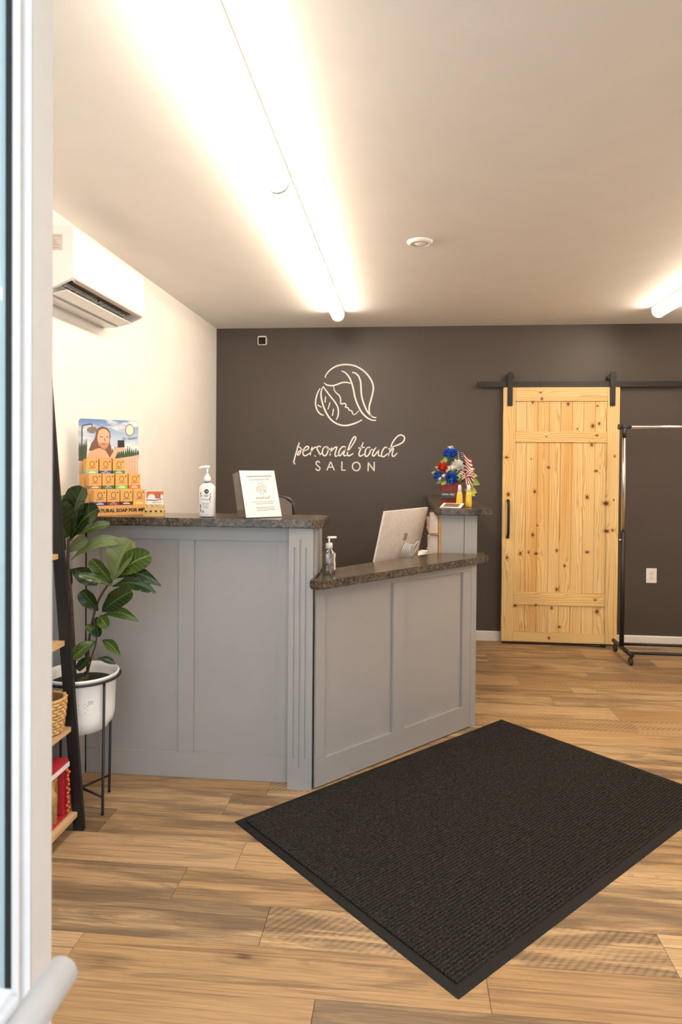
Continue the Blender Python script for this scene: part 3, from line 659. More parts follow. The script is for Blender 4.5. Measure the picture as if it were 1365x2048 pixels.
rc = thing('side_counter', 'tall grey side counter under the flower arrangement', 'counter', (0.31, 4.6, 0))
MB().box((0.207, 3.94, 0.0), (0.338, 3.96, 1.171)).build('front_panel', m_grey, rc, world=True, bevel=0.0015)
MB().box((0.340, 3.937, 0.0), (0.412, 3.96, 1.171)).build('corner_board', m_grey, rc, world=True, bevel=0.0015)
MB().box((0.212, 3.96, 0.0), (0.412, YB-0.002, 1.171)).build('carcass', m_grey, rc, world=True)
MB().box((0.194, 3.944, 0.75), (0.2065, 3.964, 1.171)).build('raw_edge', m_rawwood, rc, world=True, label='unpainted wood edge strip')
ct = MB().prism([(0.165, 3.930), (0.20, 3.888), (0.455, 3.888), (0.495, 3.935), (0.495, YB-0.002), (0.165, YB-0.002)], 1.172, 1.210)
solo(ct, 'countertop', m_granite, 'brown granite countertop of the side counter, under the flowers', 'countertop', 'granite countertops', bevel=0.005, origin=(0.33, 4.7, 1.172))
# inner desk surface behind the counters
dk = thing('work_desk', 'work surface hidden behind the low counter', 'desk', (-0.2, 3.7, 0))
MB().prism([(-0.385, 3.27), (-0.30, 3.345), (0.15, 3.935), (0.19, 3.97), (0.19, 4.75), (-0.10, 4.75), (-0.10, 4.15), (-0.385, 3.75)], 0.725, 0.75).build('desk_top', m_lightwood, dk, world=True)
for x, y in ((-0.36, 3.70), (-0.36, 3.32), (0.16, 4.70), (-0.07, 4.70), (0.165, 4.0)): MB().box((x-0.02, y-0.02, 0), (x+0.02, y+0.02, 0.725)).build('leg', m_black, dk, world=True)

# ================================================================== THINGS BEHIND THE COUNTER
# computer: seen from its back, leaning towards the entrance
mo = thing('desktop_computer', 'white all-in-one computer seen from behind, tangled cable', 'computer', (-0.082, 3.835, 0.7505), math.atan2(0.873, 0.488))
tl = math.radians(13); ux = Vector((1, 0, 0)); uy = Vector((0, -math.sin(tl), math.cos(tl))); un = Vector((0, -math.cos(tl), -math.sin(tl)))   # un: out of the back
m_shell = P('satin_white_shell', 214, 205, 196, rough=0.22)
c0 = Vector((0.015, -0.055, 0.29))
def mon(a, b, d=0.0): return c0 + ux*a + uy*b + un*d
HW, HH = 0.246, 0.172
sh = MB(); nx, ny = 12, 10; vs = []; fs = []
for j in range(ny+1):
    for i in range(nx+1):
        a, b = i/nx*2-1, j/ny*2-1; d = 0.006+0.020*(1-a**4)*(1-b**4)
        vs.append(mon(a*HW, b*HH, d))
for j in range(ny):
    for i in range(nx): k = j*(nx+1)+i; fs.append((k, k+nx+1, k+nx+2, k+1))
sh.smooth = True; sh.add(vs, fs); sh.smooth = False
so = sh.build('back_shell', m_shell, mo)
MB().obox(mon(0, 0, 0), ux, uy, un, HW, HH, 0.0062).build('bezel_edge', P('aluminium_edge', 226, 222, 216, rough=0.3), mo, bevel=0.001)
MB().obox(mon(0, 0, -0.0066), ux, uy, un, HW-0.008, HH-0.008, 0.0006).build('screen', plain('screen_black', (0.01, 0.01, 0.011), rough=0.1), mo)
# emblem on the back, stand, cable
ME = Matrix((ux*-1, uy, un)).transposed().to_4x4(); ME.translation = mon(0.0, 0.02, 0.0268)
em = MB().poly([(0.0, 0.018), (0.012, 0.024), (0.022, 0.018), (0.017, 0.008), (0.018, -0.004), (0.024, -0.012), (0.014, -0.026), (0.0, -0.022), (-0.014, -0.026), (-0.024, -0.010), (-0.022, 0.012), (-0.012, 0.024)], ME).poly([(0.001, 0.028), (0.010, 0.040), (0.012, 0.030)], ME)
sub(so, em, 'emblem', P('grey_emblem', 150, 138, 126, rough=0.2))
MB().obox((0.015, 0.02, 0.006), (1, 0, 0), (0, 1, 0), (0, 0, 1), 0.09, 0.085, 0.006).obox((0.015, -0.055, 0.10), (1, 0, 0), (0, 0.18, 0.98), (0, -0.98, 0.18), 0.085, 0.10, 0.004).build('stand', P('stand_aluminium', 205, 200, 194, rough=0.3), mo, bevel=0.002)
cb = MB()
for k in range(5):
    cb.tube(catmull([mon(0.03+0.01*k, -0.12, 0.035+0.006*k), mon(-0.035+0.014*k, -0.06, 0.045+0.004*k), mon(-0.01+0.016*k, -0.015-0.004*k, 0.045), mon(0.045+0.012*k, -0.045, 0.048), mon(0.055+0.01*k, -0.13, 0.036)], 5), 0.0028, 6)
cb.tube(catmull([mon(0.05, -0.12, 0.03), mon(0.08, -0.05, 0.045), mon(0.125, -0.01, 0.05), mon(0.12, -0.06, 0.05), mon(0.07, -0.13, 0.035)], 5), 0.0028, 6)
cb.build('cable', m_wplast, mo)
# office chair behind the tall counter
ch = thing('office_chair', 'grey office chair back peeking over the tall counter', 'chair', (-0.685, 3.88, 0), math.radians(150))
m_gfab = P('grey_mesh_fabric', 120, 110, 102, rough=0.9, scale=300)
bk = MB(); vs = []; fs = []; bk.smooth = True
for j in range(9):
    for i in range(9):
        a = i/4-1; b = j/8; wv = 0.20*(0.86+0.14*math.sin(b*PI)); rc_ = (1-abs(a)**5*0.0)
        z = 0.62+0.655*b - 0.035*abs(a)**6*(b**3)
        vs.append((a*wv, 0.20+0.03*a*a*-1+0.02*math.sin(b*PI), z))
for j in range(8):
    for i in range(8): k = j*9+i; fs.append((k, k+1, k+10, k+9))
bk.add(vs, fs); bk.add([(x, y-0.03, z) for x, y, z in vs], [f[::-1] for f in fs])
bk.smooth = False
bk.build('backrest', m_gfab, ch)
edge = [(-0.172, 0.155, 0.66), (-0.20, 0.165, 0.85), (-0.185, 0.16, 1.08), (-0.176, 0.158, 1.225), (-0.13, 0.168, 1.268), (0, 0.185, 1.278), (0.13, 0.168, 1.268), (0.176, 0.158, 1.225), (0.185, 0.16, 1.08), (0.20, 0.165, 0.85), (0.172, 0.155, 0.66)]
MB().tube(catmull(edge, 5), 0.010, 8).build('back_frame', m_dplast, ch)
MB().lathe([(0, 0.44), (0.22, 0.44), (0.245, 0.46), (0.245, 0.49), (0.22, 0.51), (0, 0.515)], (0, -0.02, 0), 24, 1, 1, True, 4).build('seat', m_gfab, ch)
MB().tube([(0, 0, 0.10), (0, 0, 0.44)], 0.025, 12).build('gas_column', m_black, ch)
MB().tube(catmull([(0, 0.05, 0.43), (0, 0.22, 0.45), (0, 0.215, 0.70)], 5), 0.018, 8).build('back_support', m_black, ch)
for k in range(5):
    a = 2*PI*k/5; l = MB().tube([(0, 0, 0.11), (0.27*math.cos(a), 0.27*math.sin(a), 0.075)], [0.022, 0.014], 8).build('base_leg', m_black, ch)
    sub(l, MB().tube([(0.27*math.cos(a)-0.012*math.sin(a), 0.27*math.sin(a)+0.012*math.cos(a), 0.027), (0.27*math.cos(a)+0.012*math.sin(a), 0.27*math.sin(a)-0.012*math.cos(a), 0.027)], 0.027, 14).tube([(0.27*math.cos(a), 0.27*math.sin(a), 0.075), (0.27*math.cos(a), 0.27*math.sin(a), 0.03)], 0.006, 6), 'caster', m_dplast)
# papers and folders filed against the side counter
fo = thing('file_sorter', 'wooden file sorter fixed beside the side counter', 'file sorter', (0.18, 4.2, 0.75))
MB().box((0.196, 3.966, 0.7505), (0.2055, 4.50, 1.14)).build('back_board', m_rawwood, fo, world=True)
for z in (0.752, 0.905, 1.045): MB().box((0.140, 4.015, z), (0.196, 4.50, z+0.008)).build('tray', m_rawwood, fo, world=True)
pc = [('white folded papers', (226, 216, 204)), ('cream envelopes', (214, 196, 170)), ('pale pink folder', (196, 160, 150)), ('white letter stack', (232, 224, 214)), ('grey brown folder', (120, 98, 84)), ('white price sheets', (224, 216, 206)), ('light blue notebook', (150, 165, 190)), ('white forms', (228, 220, 210)), ('tan kraft envelope', (186, 148, 100)), ('white note sheets', (230, 222, 212))]
spots = [(1.054, 3.985), (1.054, 4.03), (1.054, 4.09), (0.914, 3.985), (0.914, 4.035), (0.914, 4.09), (0.761, 3.985), (0.761, 4.03), (0.761, 4.085), (0.761, 4.14)]
lv = ['upper', 'upper', 'upper', 'middle', 'middle', 'middle', 'lower', 'lower', 'lower', 'lower']
for i, ((nm, col), (z, y)) in enumerate(zip(pc, spots)):
    y += 0.045
    h = [0.105, 0.12, 0.09, 0.125, 0.115, 0.12, 0.135, 0.138, 0.13, 0.12][i]; wd = [0.052, 0.045, 0.055, 0.054, 0.045, 0.056, 0.045, 0.038, 0.056, 0.052][i]
    ln = [-0.10, 0.02, 0.12, -0.05, 0.05, 0.0, 0.12, 0.05, -0.03, 0.06][i]
    m = MB(); a = 0.192
    for s_ in range(3):
        yy = y+0.004*s_; hh = h*(1-0.06*s_)
        m.add([(a-wd, yy, z), (a, yy, z), (a, yy+0.0022, z), (a-wd, yy+0.0022, z), (a-wd-ln*hh, yy+0.006, z+hh), (a-max(0, ln*hh), yy+0.006, z+hh), (a-max(0, ln*hh), yy+0.0082, z+hh), (a-wd-ln*hh, yy+0.0082, z+hh)], [(3,2,1,0),(4,5,6,7),(0,1,5,4),(1,2,6,5),(2,3,7,6),(3,0,4,7)])
    solo(m, 'paper_folder', P('paper_%d' % i, *col, rough=0.7), '%s on the %s tray of the file sorter' % (nm, lv[i]), 'papers', 'papers filed in the sorter', origin=(0.16, y, z))
pcu = thing('pen_cup', 'small white pen cup with one dark pen', 'pen cup', (0.108, 4.185, 0.7505))
MB().lathe([(0, 0.0), (0.032, 0.0), (0.034, 0.18), (0.031, 0.18), (0.030, 0.004), (0, 0.004)], (0, 0, 0), 20).build('cup', m_wplast, pcu)
solo(MB().tube([(0.115, 4.185, 0.757), (0.078, 4.172, 0.985)], 0.0042, 8), 'pen', m_dplast, 'dark pen leaning in the white pen cup', 'pen')

# ================================================================== ON THE TALL COUNTER
ZT = 1.2105
sdp = thing('soap_display', 'stepped cardboard soap display stand with picture backboard', 'display stand', (-1.421, 2.955, ZT), math.radians(42))
m_kraft = P('kraft_card', 226, 170, 104, rough=0.7, scale=90)
DW = 0.252; st_ = [(0.0, 0.046), (0.078, 0.12), (0.156, 0.19), (0.232, 0.19)]
sidep = [(0, 0), (0.232, 0), (0.232, 0.19), (0.156, 0.19), (0.156, 0.12), (0.078, 0.12), (0.078, 0.046), (0, 0.046)]
MB().prism(sidep, 0.0, DW, 0).build('stepped_tray', m_kraft, sdp)
PMx = plane_M((0, -0.0006, 0), (1, 0, 0), (0, 0, 1))
MB().text('NATURAL SOAP FOR MEN', 0.0215, PMx @ Matrix.Translation((0.126, 0.0155, 0)), 'CENTER', 1.0, 0.0, 0.0009).build('printed_text', P('dark_brown_ink', 52, 34, 26), sdp)
def rr2(x0, x1, z0, z1, r):
    p = [(x0, z0), (x1, z0)]
    for sx, a0 in ((1, 0), (-1, PI/2)):
        cx = x1-r if sx == 1 else x0+r
        p += [(cx+r*math.cos(a0+PI/2*i/5), z1-r+r*math.sin(a0+PI/2*i/5)) for i in range(6)]
    return p
def mat_sky():
    m, b = newmat('printed_sky'); v = mapped(m)
    sp = N(m, 'ShaderNodeSeparateXYZ'); L(m, v, sp.inputs[0])
    c = ramp(m, math_(m, 'MULTIPLY', math_(m, 'SUBTRACT', sp.outputs['Z'], 0.19), 3.7), [(0.2, srgb(226, 228, 226)), (0.65, srgb(182, 202, 222)), (1.0, srgb(92, 130, 190))])
    cl = ramp(m, noise(m, mapped(m, (9, 1, 22)), 1.2, 4), [(0.5, (0, 0, 0)), (0.68, (1, 1, 1))])
    L(m, mixc(m, cl, c, srgb(236, 234, 230)), b.inputs['Base Color']); b.inputs['Roughness'].default_value = 0.45
    return m
bo = MB().prism(rr2(-0.004, 0.290, 0.0, 0.459, 0.016), 0.233, 0.237, 1).build('backboard', mat_sky(), sdp, label='printed picture backboard')
QM = plane_M((0, 0.2326, 0), (1, 0, 0), (0, 0, 1))
def pq(pts): return [((u-85)/1215*0.294-0.004, 0.459-(v-100)*0.00024) for u, v in pts]
def flat(name, pts, col, h, **kw): sub(bo, MB().poly(pq(pts), QM, h), name, P('print_'+name+str(h), *col, rough=0.5))
tr_ = [(85, 965)]; qq = random.Random(5); u = 85
while u < 235: tr_ += [(u, 620+qq.uniform(0, 60)), (u+14, 470+qq.uniform(0, 130)), (u+28, 640+qq.uniform(0, 60))]; u += 28
tr_ += [(235, 965)]; flat('trees', tr_, (62, 84, 58), 0.0003)
tr_ = [(700, 930)]; u = 700
while u < 1290: tr_ += [(u, 760+qq.uniform(0, 60)), (u+22, 590+qq.uniform(0, 120)), (u+44, 770+qq.uniform(0, 60))]; u += 44
tr_ += [(1298, 930)]; flat('trees', tr_, (74, 98, 66), 0.0003)
flat('fence', [(85, 960), (700, 925), (1160, 850), (1298, 815), (1298, 1225), (85, 1225)], (214, 184, 158), 0.0005)
fm = MB()
for u in range(120, 1290, 58): fm.poly(pq([(u, 960 if u < 700 else 960-(u-700)*0.23), (u+5, 960 if u < 700 else 960-(u-700)*0.23), (u+5, 1225), (u, 1225)]), QM, 0.0007)
sub(bo, fm, 'fence_lines', P('print_fence_gap', 176, 140, 116))
sub(bo, MB().ribbon(pq([(150, 955), (150, 500), (152, 275), (180, 238), (330, 205), (348, 250)]), 0.005, QM @ Matrix.Translation((0, 0, 0.0007)), 3, 0, False, False), 'shower_pipe', P('print_pipe', 66, 58, 56))
flat('shower_head', [(238, 340), (255, 295), (300, 265), (360, 255), (420, 268), (448, 300), (430, 350), (380, 390), (300, 388)], (128, 116, 110), 0.0008)
flat('hair', [(430, 330), (480, 270), (560, 245), (640, 265), (700, 330), (722, 440), (700, 560), (735, 680), (755, 800), (705, 900), (600, 900), (450, 730), (380, 760), (285, 745), (330, 600), (390, 520), (420, 420)], (122, 84, 62), 0.0009)
flat('shoulders', [(228, 945), (240, 850), (310, 765), (420, 712), (500, 690), (620, 740), (700, 880), (725, 935), (700, 950)], (226, 170, 138), 0.0011)
flat('face', [(455, 420), (480, 330), (560, 290), (640, 310), (690, 380), (697, 480), (682, 600), (650, 680), (600, 715), (540, 690), (480, 620), (455, 520)], (230, 178, 150), 0.0013)
flat('beard', [(490, 570), (545, 590), (575, 570), (620, 575), (680, 590), (650, 680), (600, 715), (540, 690), (500, 640)], (196, 142, 112), 0.0014)
ft = MB()
for a, b_, wd in (((500, 455), (562, 462), 0.0035), ((625, 455), (672, 458), 0.0035), ((596, 480), (602, 555), 0.003), ((550, 606), (612, 608), 0.003)): ft.ribbon(pq([a, b_]), wd, QM @ Matrix.Translation((0, 0, 0.0016)), 1, 0, False, False)
sub(bo, ft, 'face_features', P('print_dark_brown', 108, 66, 52))
flat('arm', [(700, 905), (760, 780), (800, 700), (850, 680), (930, 670), (1010, 690), (1100, 665), (1050, 712), (950, 745), (860, 772), (822, 870), (800, 910)], (232, 180, 146), 0.0013)
flat('held_box', [(865, 520), (1000, 515), (1010, 665), (870, 670)], (44, 36, 34), 0.0015)
ec = pq([(1115, 300)])[0]
sub(bo, MB().ellipse(ec[0], ec[1], 0.0215, 0.0275, QM, 0.0008), 'emblem_ground', P('print_cream', 240, 222, 192))
sub(bo, MB().ring(ec[0], ec[1], 0.0215, 0.0275, 0.003, QM, 0.0010), 'emblem_ring', P('print_dark_brown', 108, 66, 52))
tm = pq([(1120, 495)])[0]
sub(bo, MB().text('Dr. Squatch', 0.0185, QM @ Matrix.Translation((tm[0], tm[1], 0.0012)) @ Matrix.Rotation(0.10, 4, 'Z'), 'CENTER', 0.85, 0.25), 'brand_lettering', P('print_navy', 44, 44, 62))
# soap boxes on the three steps
m_soap = P('soap_box_card', 222, 170, 98, rough=0.6, scale=120); m_ink = P('brown_box_ink', 72, 44, 28)
EM = sdp.matrix_basis.copy(); SDM = MX[sdp.name]
def soap(lx, ly, lz, band, text, label, yawd=0.0):
    bwid, bdep, bh = 0.0585, 0.050, 0.0725
    loc = SDM @ Vector((lx, ly, lz))
    t = thing('soap_box', label, 'soap box', tuple(loc), math.radians(42+yawd), 'soap boxes on the stepped display')
    b_ = MB().box((0, 0, 0.0002), (bwid, bdep, bh)).build('carton', m_soap, t, bevel=0.0012)
    F = plane_M((0, -0.0003, 0), (1, 0, 0), (0, 0, 1))
    MB().box((-0.0003, -0.0004, 0.0004), (bwid+0.0003, bdep*0.98, 0.0165)).build('colour_band', P('band_%d_%d_%d' % band, *band), t)
    e = MB().ring(bwid*0.5, 0.048, 0.0105, 0.0135, 0.0022, F, 0.0002, 18).ribbon([(bwid*0.5-0.016, 0.0255), (bwid*0.5-0.006, 0.029), (bwid*0.5+0.004, 0.0285), (bwid*0.5+0.017, 0.0325)], 0.0022, F @ Matrix.Translation((0, 0, 0.0002)), 4)
    e.ellipse(bwid-0.010, 0.060, 0.0032, 0.0032, F, 0.0002, 10)
    e.build('emblem', m_ink, t)
    F2 = plane_M((0, -0.0007, 0), (1, 0, 0), (0, 0, 1)); x = MB()
    if text: x.text(text, 0.0085, F2 @ Matrix.Translation((bwid*0.5, 0.0035, 0)), 'CENTER', 0.9)
    else: x.ribbon([(bwid*0.22, 0.0075), (bwid*0.78, 0.0075)], 0.0042, F2, 1, 0, False, False)
    x.ribbon([(bwid*0.35, 0.0130), (bwid*0.65, 0.0130)], 0.0018, F2, 1, 0, False, False)
    x.build('band_print', m_wplast, t)
R1 = [((138, 190, 140), None, 'soap box with mint green band, left of the top row'), ((60, 76, 160), 'FRESH FALLS', 'soap box with royal blue band, middle of the top row'), ((60, 130, 76), None, 'soap box with mid green band, right of the top row')]
R2 = [((150, 112, 74), None, 'soap box with tan brown band, leftmost of middle row'), ((72, 104, 72), 'PINE TAR', 'soap box with dark forest green band, middle row'), ((126, 190, 74), None, 'soap box with bright lime green band, middle row'), ((200, 112, 52), None, 'soap box with orange band, right end of middle row')]
R3 = [((40, 42, 118), None, 'soap box with navy blue band, bottom row'), ((118, 44, 34), 'BAY RUM', 'soap box with dark red band, bottom row'), ((84, 50, 34), None, 'soap box with chocolate brown band, bottom row'), ((232, 182, 62), None, 'soap box with yellow band, right end of bottom row')]
for k, (b_, tx, lb) in enumerate(R1): soap(0.012+k*0.064, 0.166, 0.1902, b_, tx, lb)
for k, (b_, tx, lb) in enumerate(R2): soap(0.004+k*0.0625, 0.090, 0.1202, b_, tx, lb, (6 if k == 1 else 0))
for k, (b_, tx, lb) in enumerate(R3): soap(0.003+k*0.0615, 0.012, 0.0462, b_, tx, lb)
# cedar trays and sample box
for k, (dx, lb) in enumerate(((0, 'lower pale wooden soap tray with zigzag slots by display'), (0.004, 'upper pale wooden soap tray with zigzag slots, under sample box'))):
    q = [(-0.046, 0)]; z1 = 0.026
    q += [(0.046, 0), (0.046, z1)]
    for i in range(4): q += [(0.046-0.023*i-0.004, z1), (0.046-0.023*i-0.0115, z1-0.010), (0.046-0.023*i-0.019, z1)]
    q += [(-0.046, z1)]
    o = MB().prism(q, -0.034, 0.034, 1)
    tt = solo(o, 'soap_tray', m_goldwood, lb, 'soap tray', 'wooden soap trays')
    tt.location = (-1.165+dx, 3.035, ZT+k*0.0265); tt.rotation_euler = (0, 0, math.radians(14+6*k))
sb = thing('sample_box', 'small orange and white soap box on top of wooden trays', 'soap box', (-1.163, 3.035, ZT+0.0535), math.radians(24))
MB().box((-0.037, -0.024, 0), (0.037, 0.024, 0.062)).build('carton', P('white_card', 232, 226, 216), sb, bevel=0.001)
F = plane_M((0, -0.0245, 0), (1, 0, 0), (0, 0, 1))
MB().poly([(-0.0368, 0.032), (0.0368, 0.026), (0.0368, 0.0618), (-0.0368, 0.0618)], F).build('orange_print', P('orange_print', 206, 104, 54), sb)
MB().ellipse(-0.016, 0.034, 0.016, 0.014, F, 0.0003).ellipse(0.030, 0.036, 0.006, 0.011, F, 0.0003).build('white_print', P('white_print', 236, 230, 218), sb)
MB().ring(0.012, 0.042, 0.0085, 0.0115, 0.002, F, 0.0005, 16).poly([(-0.0368, 0.020), (0.0, 0.0175), (0.030, 0.022), (0.030, 0.025), (0.0, 0.021), (-0.0368, 0.0235)], F, 0.0004).build('blue_print', P('blue_print', 40, 62, 110), sb)
MB().ribbon([(-0.012, 0.009), (0.030, 0.010)], 0.0025, F @ Matrix.Translation((0, 0, 0.0003)), 1, 0, False, False).build('text_print', P('orange_print', 206, 104, 54), sb)

# lotion pump bottle
lb_ = thing('lotion_bottle', 'white lotion pump bottle with floral label, tall counter', 'bottle', (-0.905, 3.01, ZT))
def pump(t, z, mat, flip=-1, s=1.0):
    MB().lathe([(0, z), (0.0165*s, z), (0.0165*s, z+0.012), (0.0145*s, z+0.022), (0.0085*s, z+0.026), (0.0085*s, z+0.034), (0, z+0.034)], (0, 0, 0), 24).build('collar', mat, t)
    MB().tube([(0, 0, z+0.030), (0, 0, z+0.062)], 0.0045, 12).build('pump_stem', mat, t)
    MB().tube(catmull([(-flip*0.010, 0, z+0.064), (0, 0, z+0.067), (flip*0.028, 0, z+0.064), (flip*0.036, 0, z+0.060)], 4), [0.0075]*4+[0.007]*4+[0.0055]*5, 12).build('nozzle', mat, t)
MB().lathe([(0, 0.002), (0.033, 0.002), (0.0365, 0.006), (0.0365, 0.130), (0.034, 0.141), (0.024, 0.150), (0.0145, 0.156), (0.0135, 0.162), (0, 0.162)], (0, 0, 0), 36, 1.0, 0.70, True, 3.0).build('body', m_wplast, lb_)
MB().lathe([(0, 0.0), (0.031, 0.0), (0.031, 0.003), (0, 0.003)], (0, 0, 0), 24, 1, 0.7).build('base_ring', m_dplast, lb_)
MB().lathe([(0.0142, 0.158), (0.0146, 0.158), (0.0146, 0.1625), (0.0142, 0.1625)], (0, 0, 0), 24).build('neck_ring', P('grey_ring', 90, 84, 78), lb_)
pump(lb_, 0.162, m_wplast, -1)
F = plane_M((0, -0.0262, 0), (1, 0, 0), (0, 0, 1))
MB().ellipse(0.004, 0.118, 0.0105, 0.0105, F, 0.0002).build('round_sticker', P('black_sticker', 34, 30, 28), lb_)
MB().text('1.8', 0.010, F @ Matrix.Translation((0.004, 0.1145, 0.0005))).build('sticker_print', m_wplast, lb_)
lf = MB()
for a in (-1.0, -0.5, 0, 0.5, 1.0): lf.poly([(0.002, 0.092), (0.002+0.010*math.sin(a-0.15), 0.092+0.010*math.cos(a-0.15)), (0.002+0.016*math.sin(a), 0.092+0.016*math.cos(a)), (0.002+0.010*math.sin(a+0.15), 0.092+0.010*math.cos(a+0.15))], F, 0.0002)
lf.build('leaf_print', P('leaf_green_print', 120, 150, 84), lb_)
pt = MB().text('hempz', 0.0135, F @ Matrix.Translation((0.0, 0.078, 0.0002)), 'CENTER', 1.1)
for z, wd in ((0.064, 0.034), (0.057, 0.030), (0.050, 0.022), (0.044, 0.026)): pt.ribbon([(-wd/2, z), (wd/2, z)], 0.0018, F @ Matrix.Translation((0, 0, 0.0002)), 1, 0, False, False)
pt.build('label_text', P('grey_text_print', 128, 132, 104), lb_)
fp = MB(); qf = random.Random(9)
for x, z in ((-0.023, 0.110), (-0.021, 0.098), (0.021, 0.104), (0.022, 0.094), (0.020, 0.084), (0.022, 0.072), (-0.024, 0.055), (-0.022, 0.048), (-0.024, 0.040), (-0.022, 0.030), (-0.012, 0.026)):
    fp.ellipse(x, z, 0.0018+qf.random()*0.0012, 0.003+qf.random()*0.003, F, 0.0002, 8)
fp.build('flower_print', P('dark_floral_print', 92, 66, 62), lb_)

# acrylic holder with the card
hd_ = thing('card_holder', 'slanted clear acrylic holder on the tall counter', 'sign holder', (-0.712, 2.952, ZT), math.radians(38))
CWd, CH, lean, dep = 0.182, 0.213, 0.083, 0.085
sn = Vector((0, lean, CH)).normalized(); nn = Vector((0, -CH, lean)).normalized()
def sheet(y0, z0, y1, z1, th=0.0025):
    return MB().prism([(y0, z0), (y0+th, z0), (y1+th, z1), (y1, z1)], 0, CWd, 0)
sheet(0, 0.0005, lean, CH+0.0).build('front_sheet', m_acryl, hd_)
sheet(dep, 0.0005, lean+dep*0.75, CH*0.93).build('rear_sheet', m_acryl, hd_)
MB().box((0, 0.004, 0.0005), (CWd, dep-0.001, 0.003)).build('base_sheet', m_acryl, hd_)
for x in (0, CWd-0.0025):
    MB().prism([(0.0035, 0.0035), (dep-0.001, 0.0035), (lean+dep*0.75-0.001, CH*0.92), (lean+0.004, CH*0.985)], x, x+0.0025, 0).build('side_sheet', m_acryl, hd_)
cdm = plane_M((-0.712, 2.952, ZT), (math.cos(math.radians(38)), math.sin(math.radians(38)), 0), (-math.sin(math.radians(38))*lean, math.cos(math.radians(38))*lean, CH))
card = thing('information_card', 'white printed salon card in the acrylic holder', 'card', (-0.712, 2.952, ZT), math.radians(38))
KM = plane_M((0, -0.0035, 0.003), (1, 0, 0), (0, lean, CH))
MB().add([KM @ Vector(v) for v in ((0.002, 0.001, 0), (CWd-0.002, 0.001, 0), (CWd-0.002, 0.226, 0), (0.002, 0.226, 0), (0.002, 0.001, 0.0008), (CWd-0.002, 0.001, 0.0008), (CWd-0.002, 0.226, 0.0008), (0.002, 0.226, 0.0008))], [(3,2,1,0),(4,5,6,7),(0,1,5,4),(1,2,6,5),(2,3,7,6),(3,0,4,7)]).build('sheet', P('card_white', 238, 234, 226), card)
KP = KM @ Matrix.Translation((0, 0, 0.0012)); k1 = MB()
k1.ribbon([(0.035, 0.197), (0.160, 0.199)], 0.005, KP, 1, 0, False, False); k1.build('print_line', P('light_grey_print', 142, 134, 126), card); k1 = MB()
for z, a, b_ in ((0.073, 0.045, 0.160), (0.064, 0.058, 0.150), (0.046, 0.055, 0.152), (0.039, 0.06, 0.150), (0.032, 0.058, 0.152)): k1.ribbon([(a, z), (b_, z+0.002)], 0.0026, KP, 1, 0, False, False); k1.build('print_line', P('light_grey_print', 142, 134, 126), card); k1 = MB()
k2 = MB()
k2.text('accomplished staff', 0.0155, KP @ Matrix.Translation((0.095, 0.178, 0)) @ Matrix.Rotation(0.03, 4, 'Z'), 'CENTER', 0.85, 0.3)
for pts, wd in logo_strokes(): k2.ribbon([(0.098+(u-640)*0.000084, 0.138-(v-440)*0.000084) for u, v in pts], 0.0016, KP, 3)
for pts in SCRIPT: k2.ribbon([(0.098+(u-1230)*0.0000285, 0.093-(v-450)*0.0000285) for u, v in pts], 0.0012, KP, 3)
for pts, n in CAPS: k2.ribbon([(0.098+(u-1330)*0.000034, 0.090-(v-700)*0.000034) for u, v in pts], 0.0008, KP, 2)
k2.build('logo_print', P('mid_grey_print', 84, 78, 72), card)

# clear sanitizer bottle on the low counter
cl = thing('sanitizer_bottle', 'clear sanitizer pump bottle on the low counter', 'bottle', (-0.352, 3.10, 0.9505), math.radians(20))
MB().lathe([(0.0, 0.0), (0.026, 0.0), (0.030, 0.004), (0.030, 0.088), (0.027, 0.100), (0.016, 0.110), (0.0145, 0.118)], (0, 0, 0), 32, 1, 0.75, True, 2.6).build('bottle_shell', m_clearpl, cl)
MB().lathe([(0.0, 0.002), (0.025, 0.002), (0.0285, 0.006), (0.0285, 0.043), (0.0, 0.043)], (0, 0, 0), 32, 1, 0.75, True, 2.6).build('gel', mat_clear('clear_gel', (0.86, 0.86, 0.84), 0.5, 0.1), cl)
MB().tube([(0, 0, 0.008), (0, 0, 0.120)], 0.0022, 8).build('dip_tube', m_wplast, cl)
MB().lathe([(0, 0.116), (0.0165, 0.116), (0.0165, 0.138), (0.015, 0.141), (0.006, 0.142), (0, 0.142)], (0, 0, 0), 24).build('collar', m_wplast, cl)
MB().tube([(0, 0, 0.14), (0, 0, 0.165)], 0.0048, 12).build('pump_stem', m_wplast, cl)
MB().box((-0.010, -0.0075, 0.162), (0.036, 0.0075, 0.1715)).build('nozzle', m_wplast, cl, bevel=0.003)
lab = MB(); lab.smooth = True; vs = []; fs = []
for j in range(2):
    for i in range(9):
        a = -0.95+1.9*i/8; f = (abs(math.cos(a))**2.6+abs(math.sin(a))**2.6)**(-1/2.6)
        vs.append((0.0304*math.cos(a)*f, 0.0304*0.75*math.sin(a)*f, 0.018+0.076*j))
for i in range(8): fs.append((i, i+1, 10+i, 9+i))
lab.add(vs, fs).build('label', P('white_label', 232, 226, 218), cl)
lab = MB(); vs = []; fs = []
for j in range(2):
    for i in range(5):
        a = -0.75+0.6*i/4; f = (abs(math.cos(a))**2.6+abs(math.sin(a))**2.6)**(-1/2.6)
        vs.append((0.0309*math.cos(a)*f, 0.0309*0.75*math.sin(a)*f, 0.052+0.022*j))
for i in range(4): fs.append((i, i+1, 6+i, 5+i))
lab.add(vs, fs).build('label_print', P('red_print', 178, 92, 74), cl)

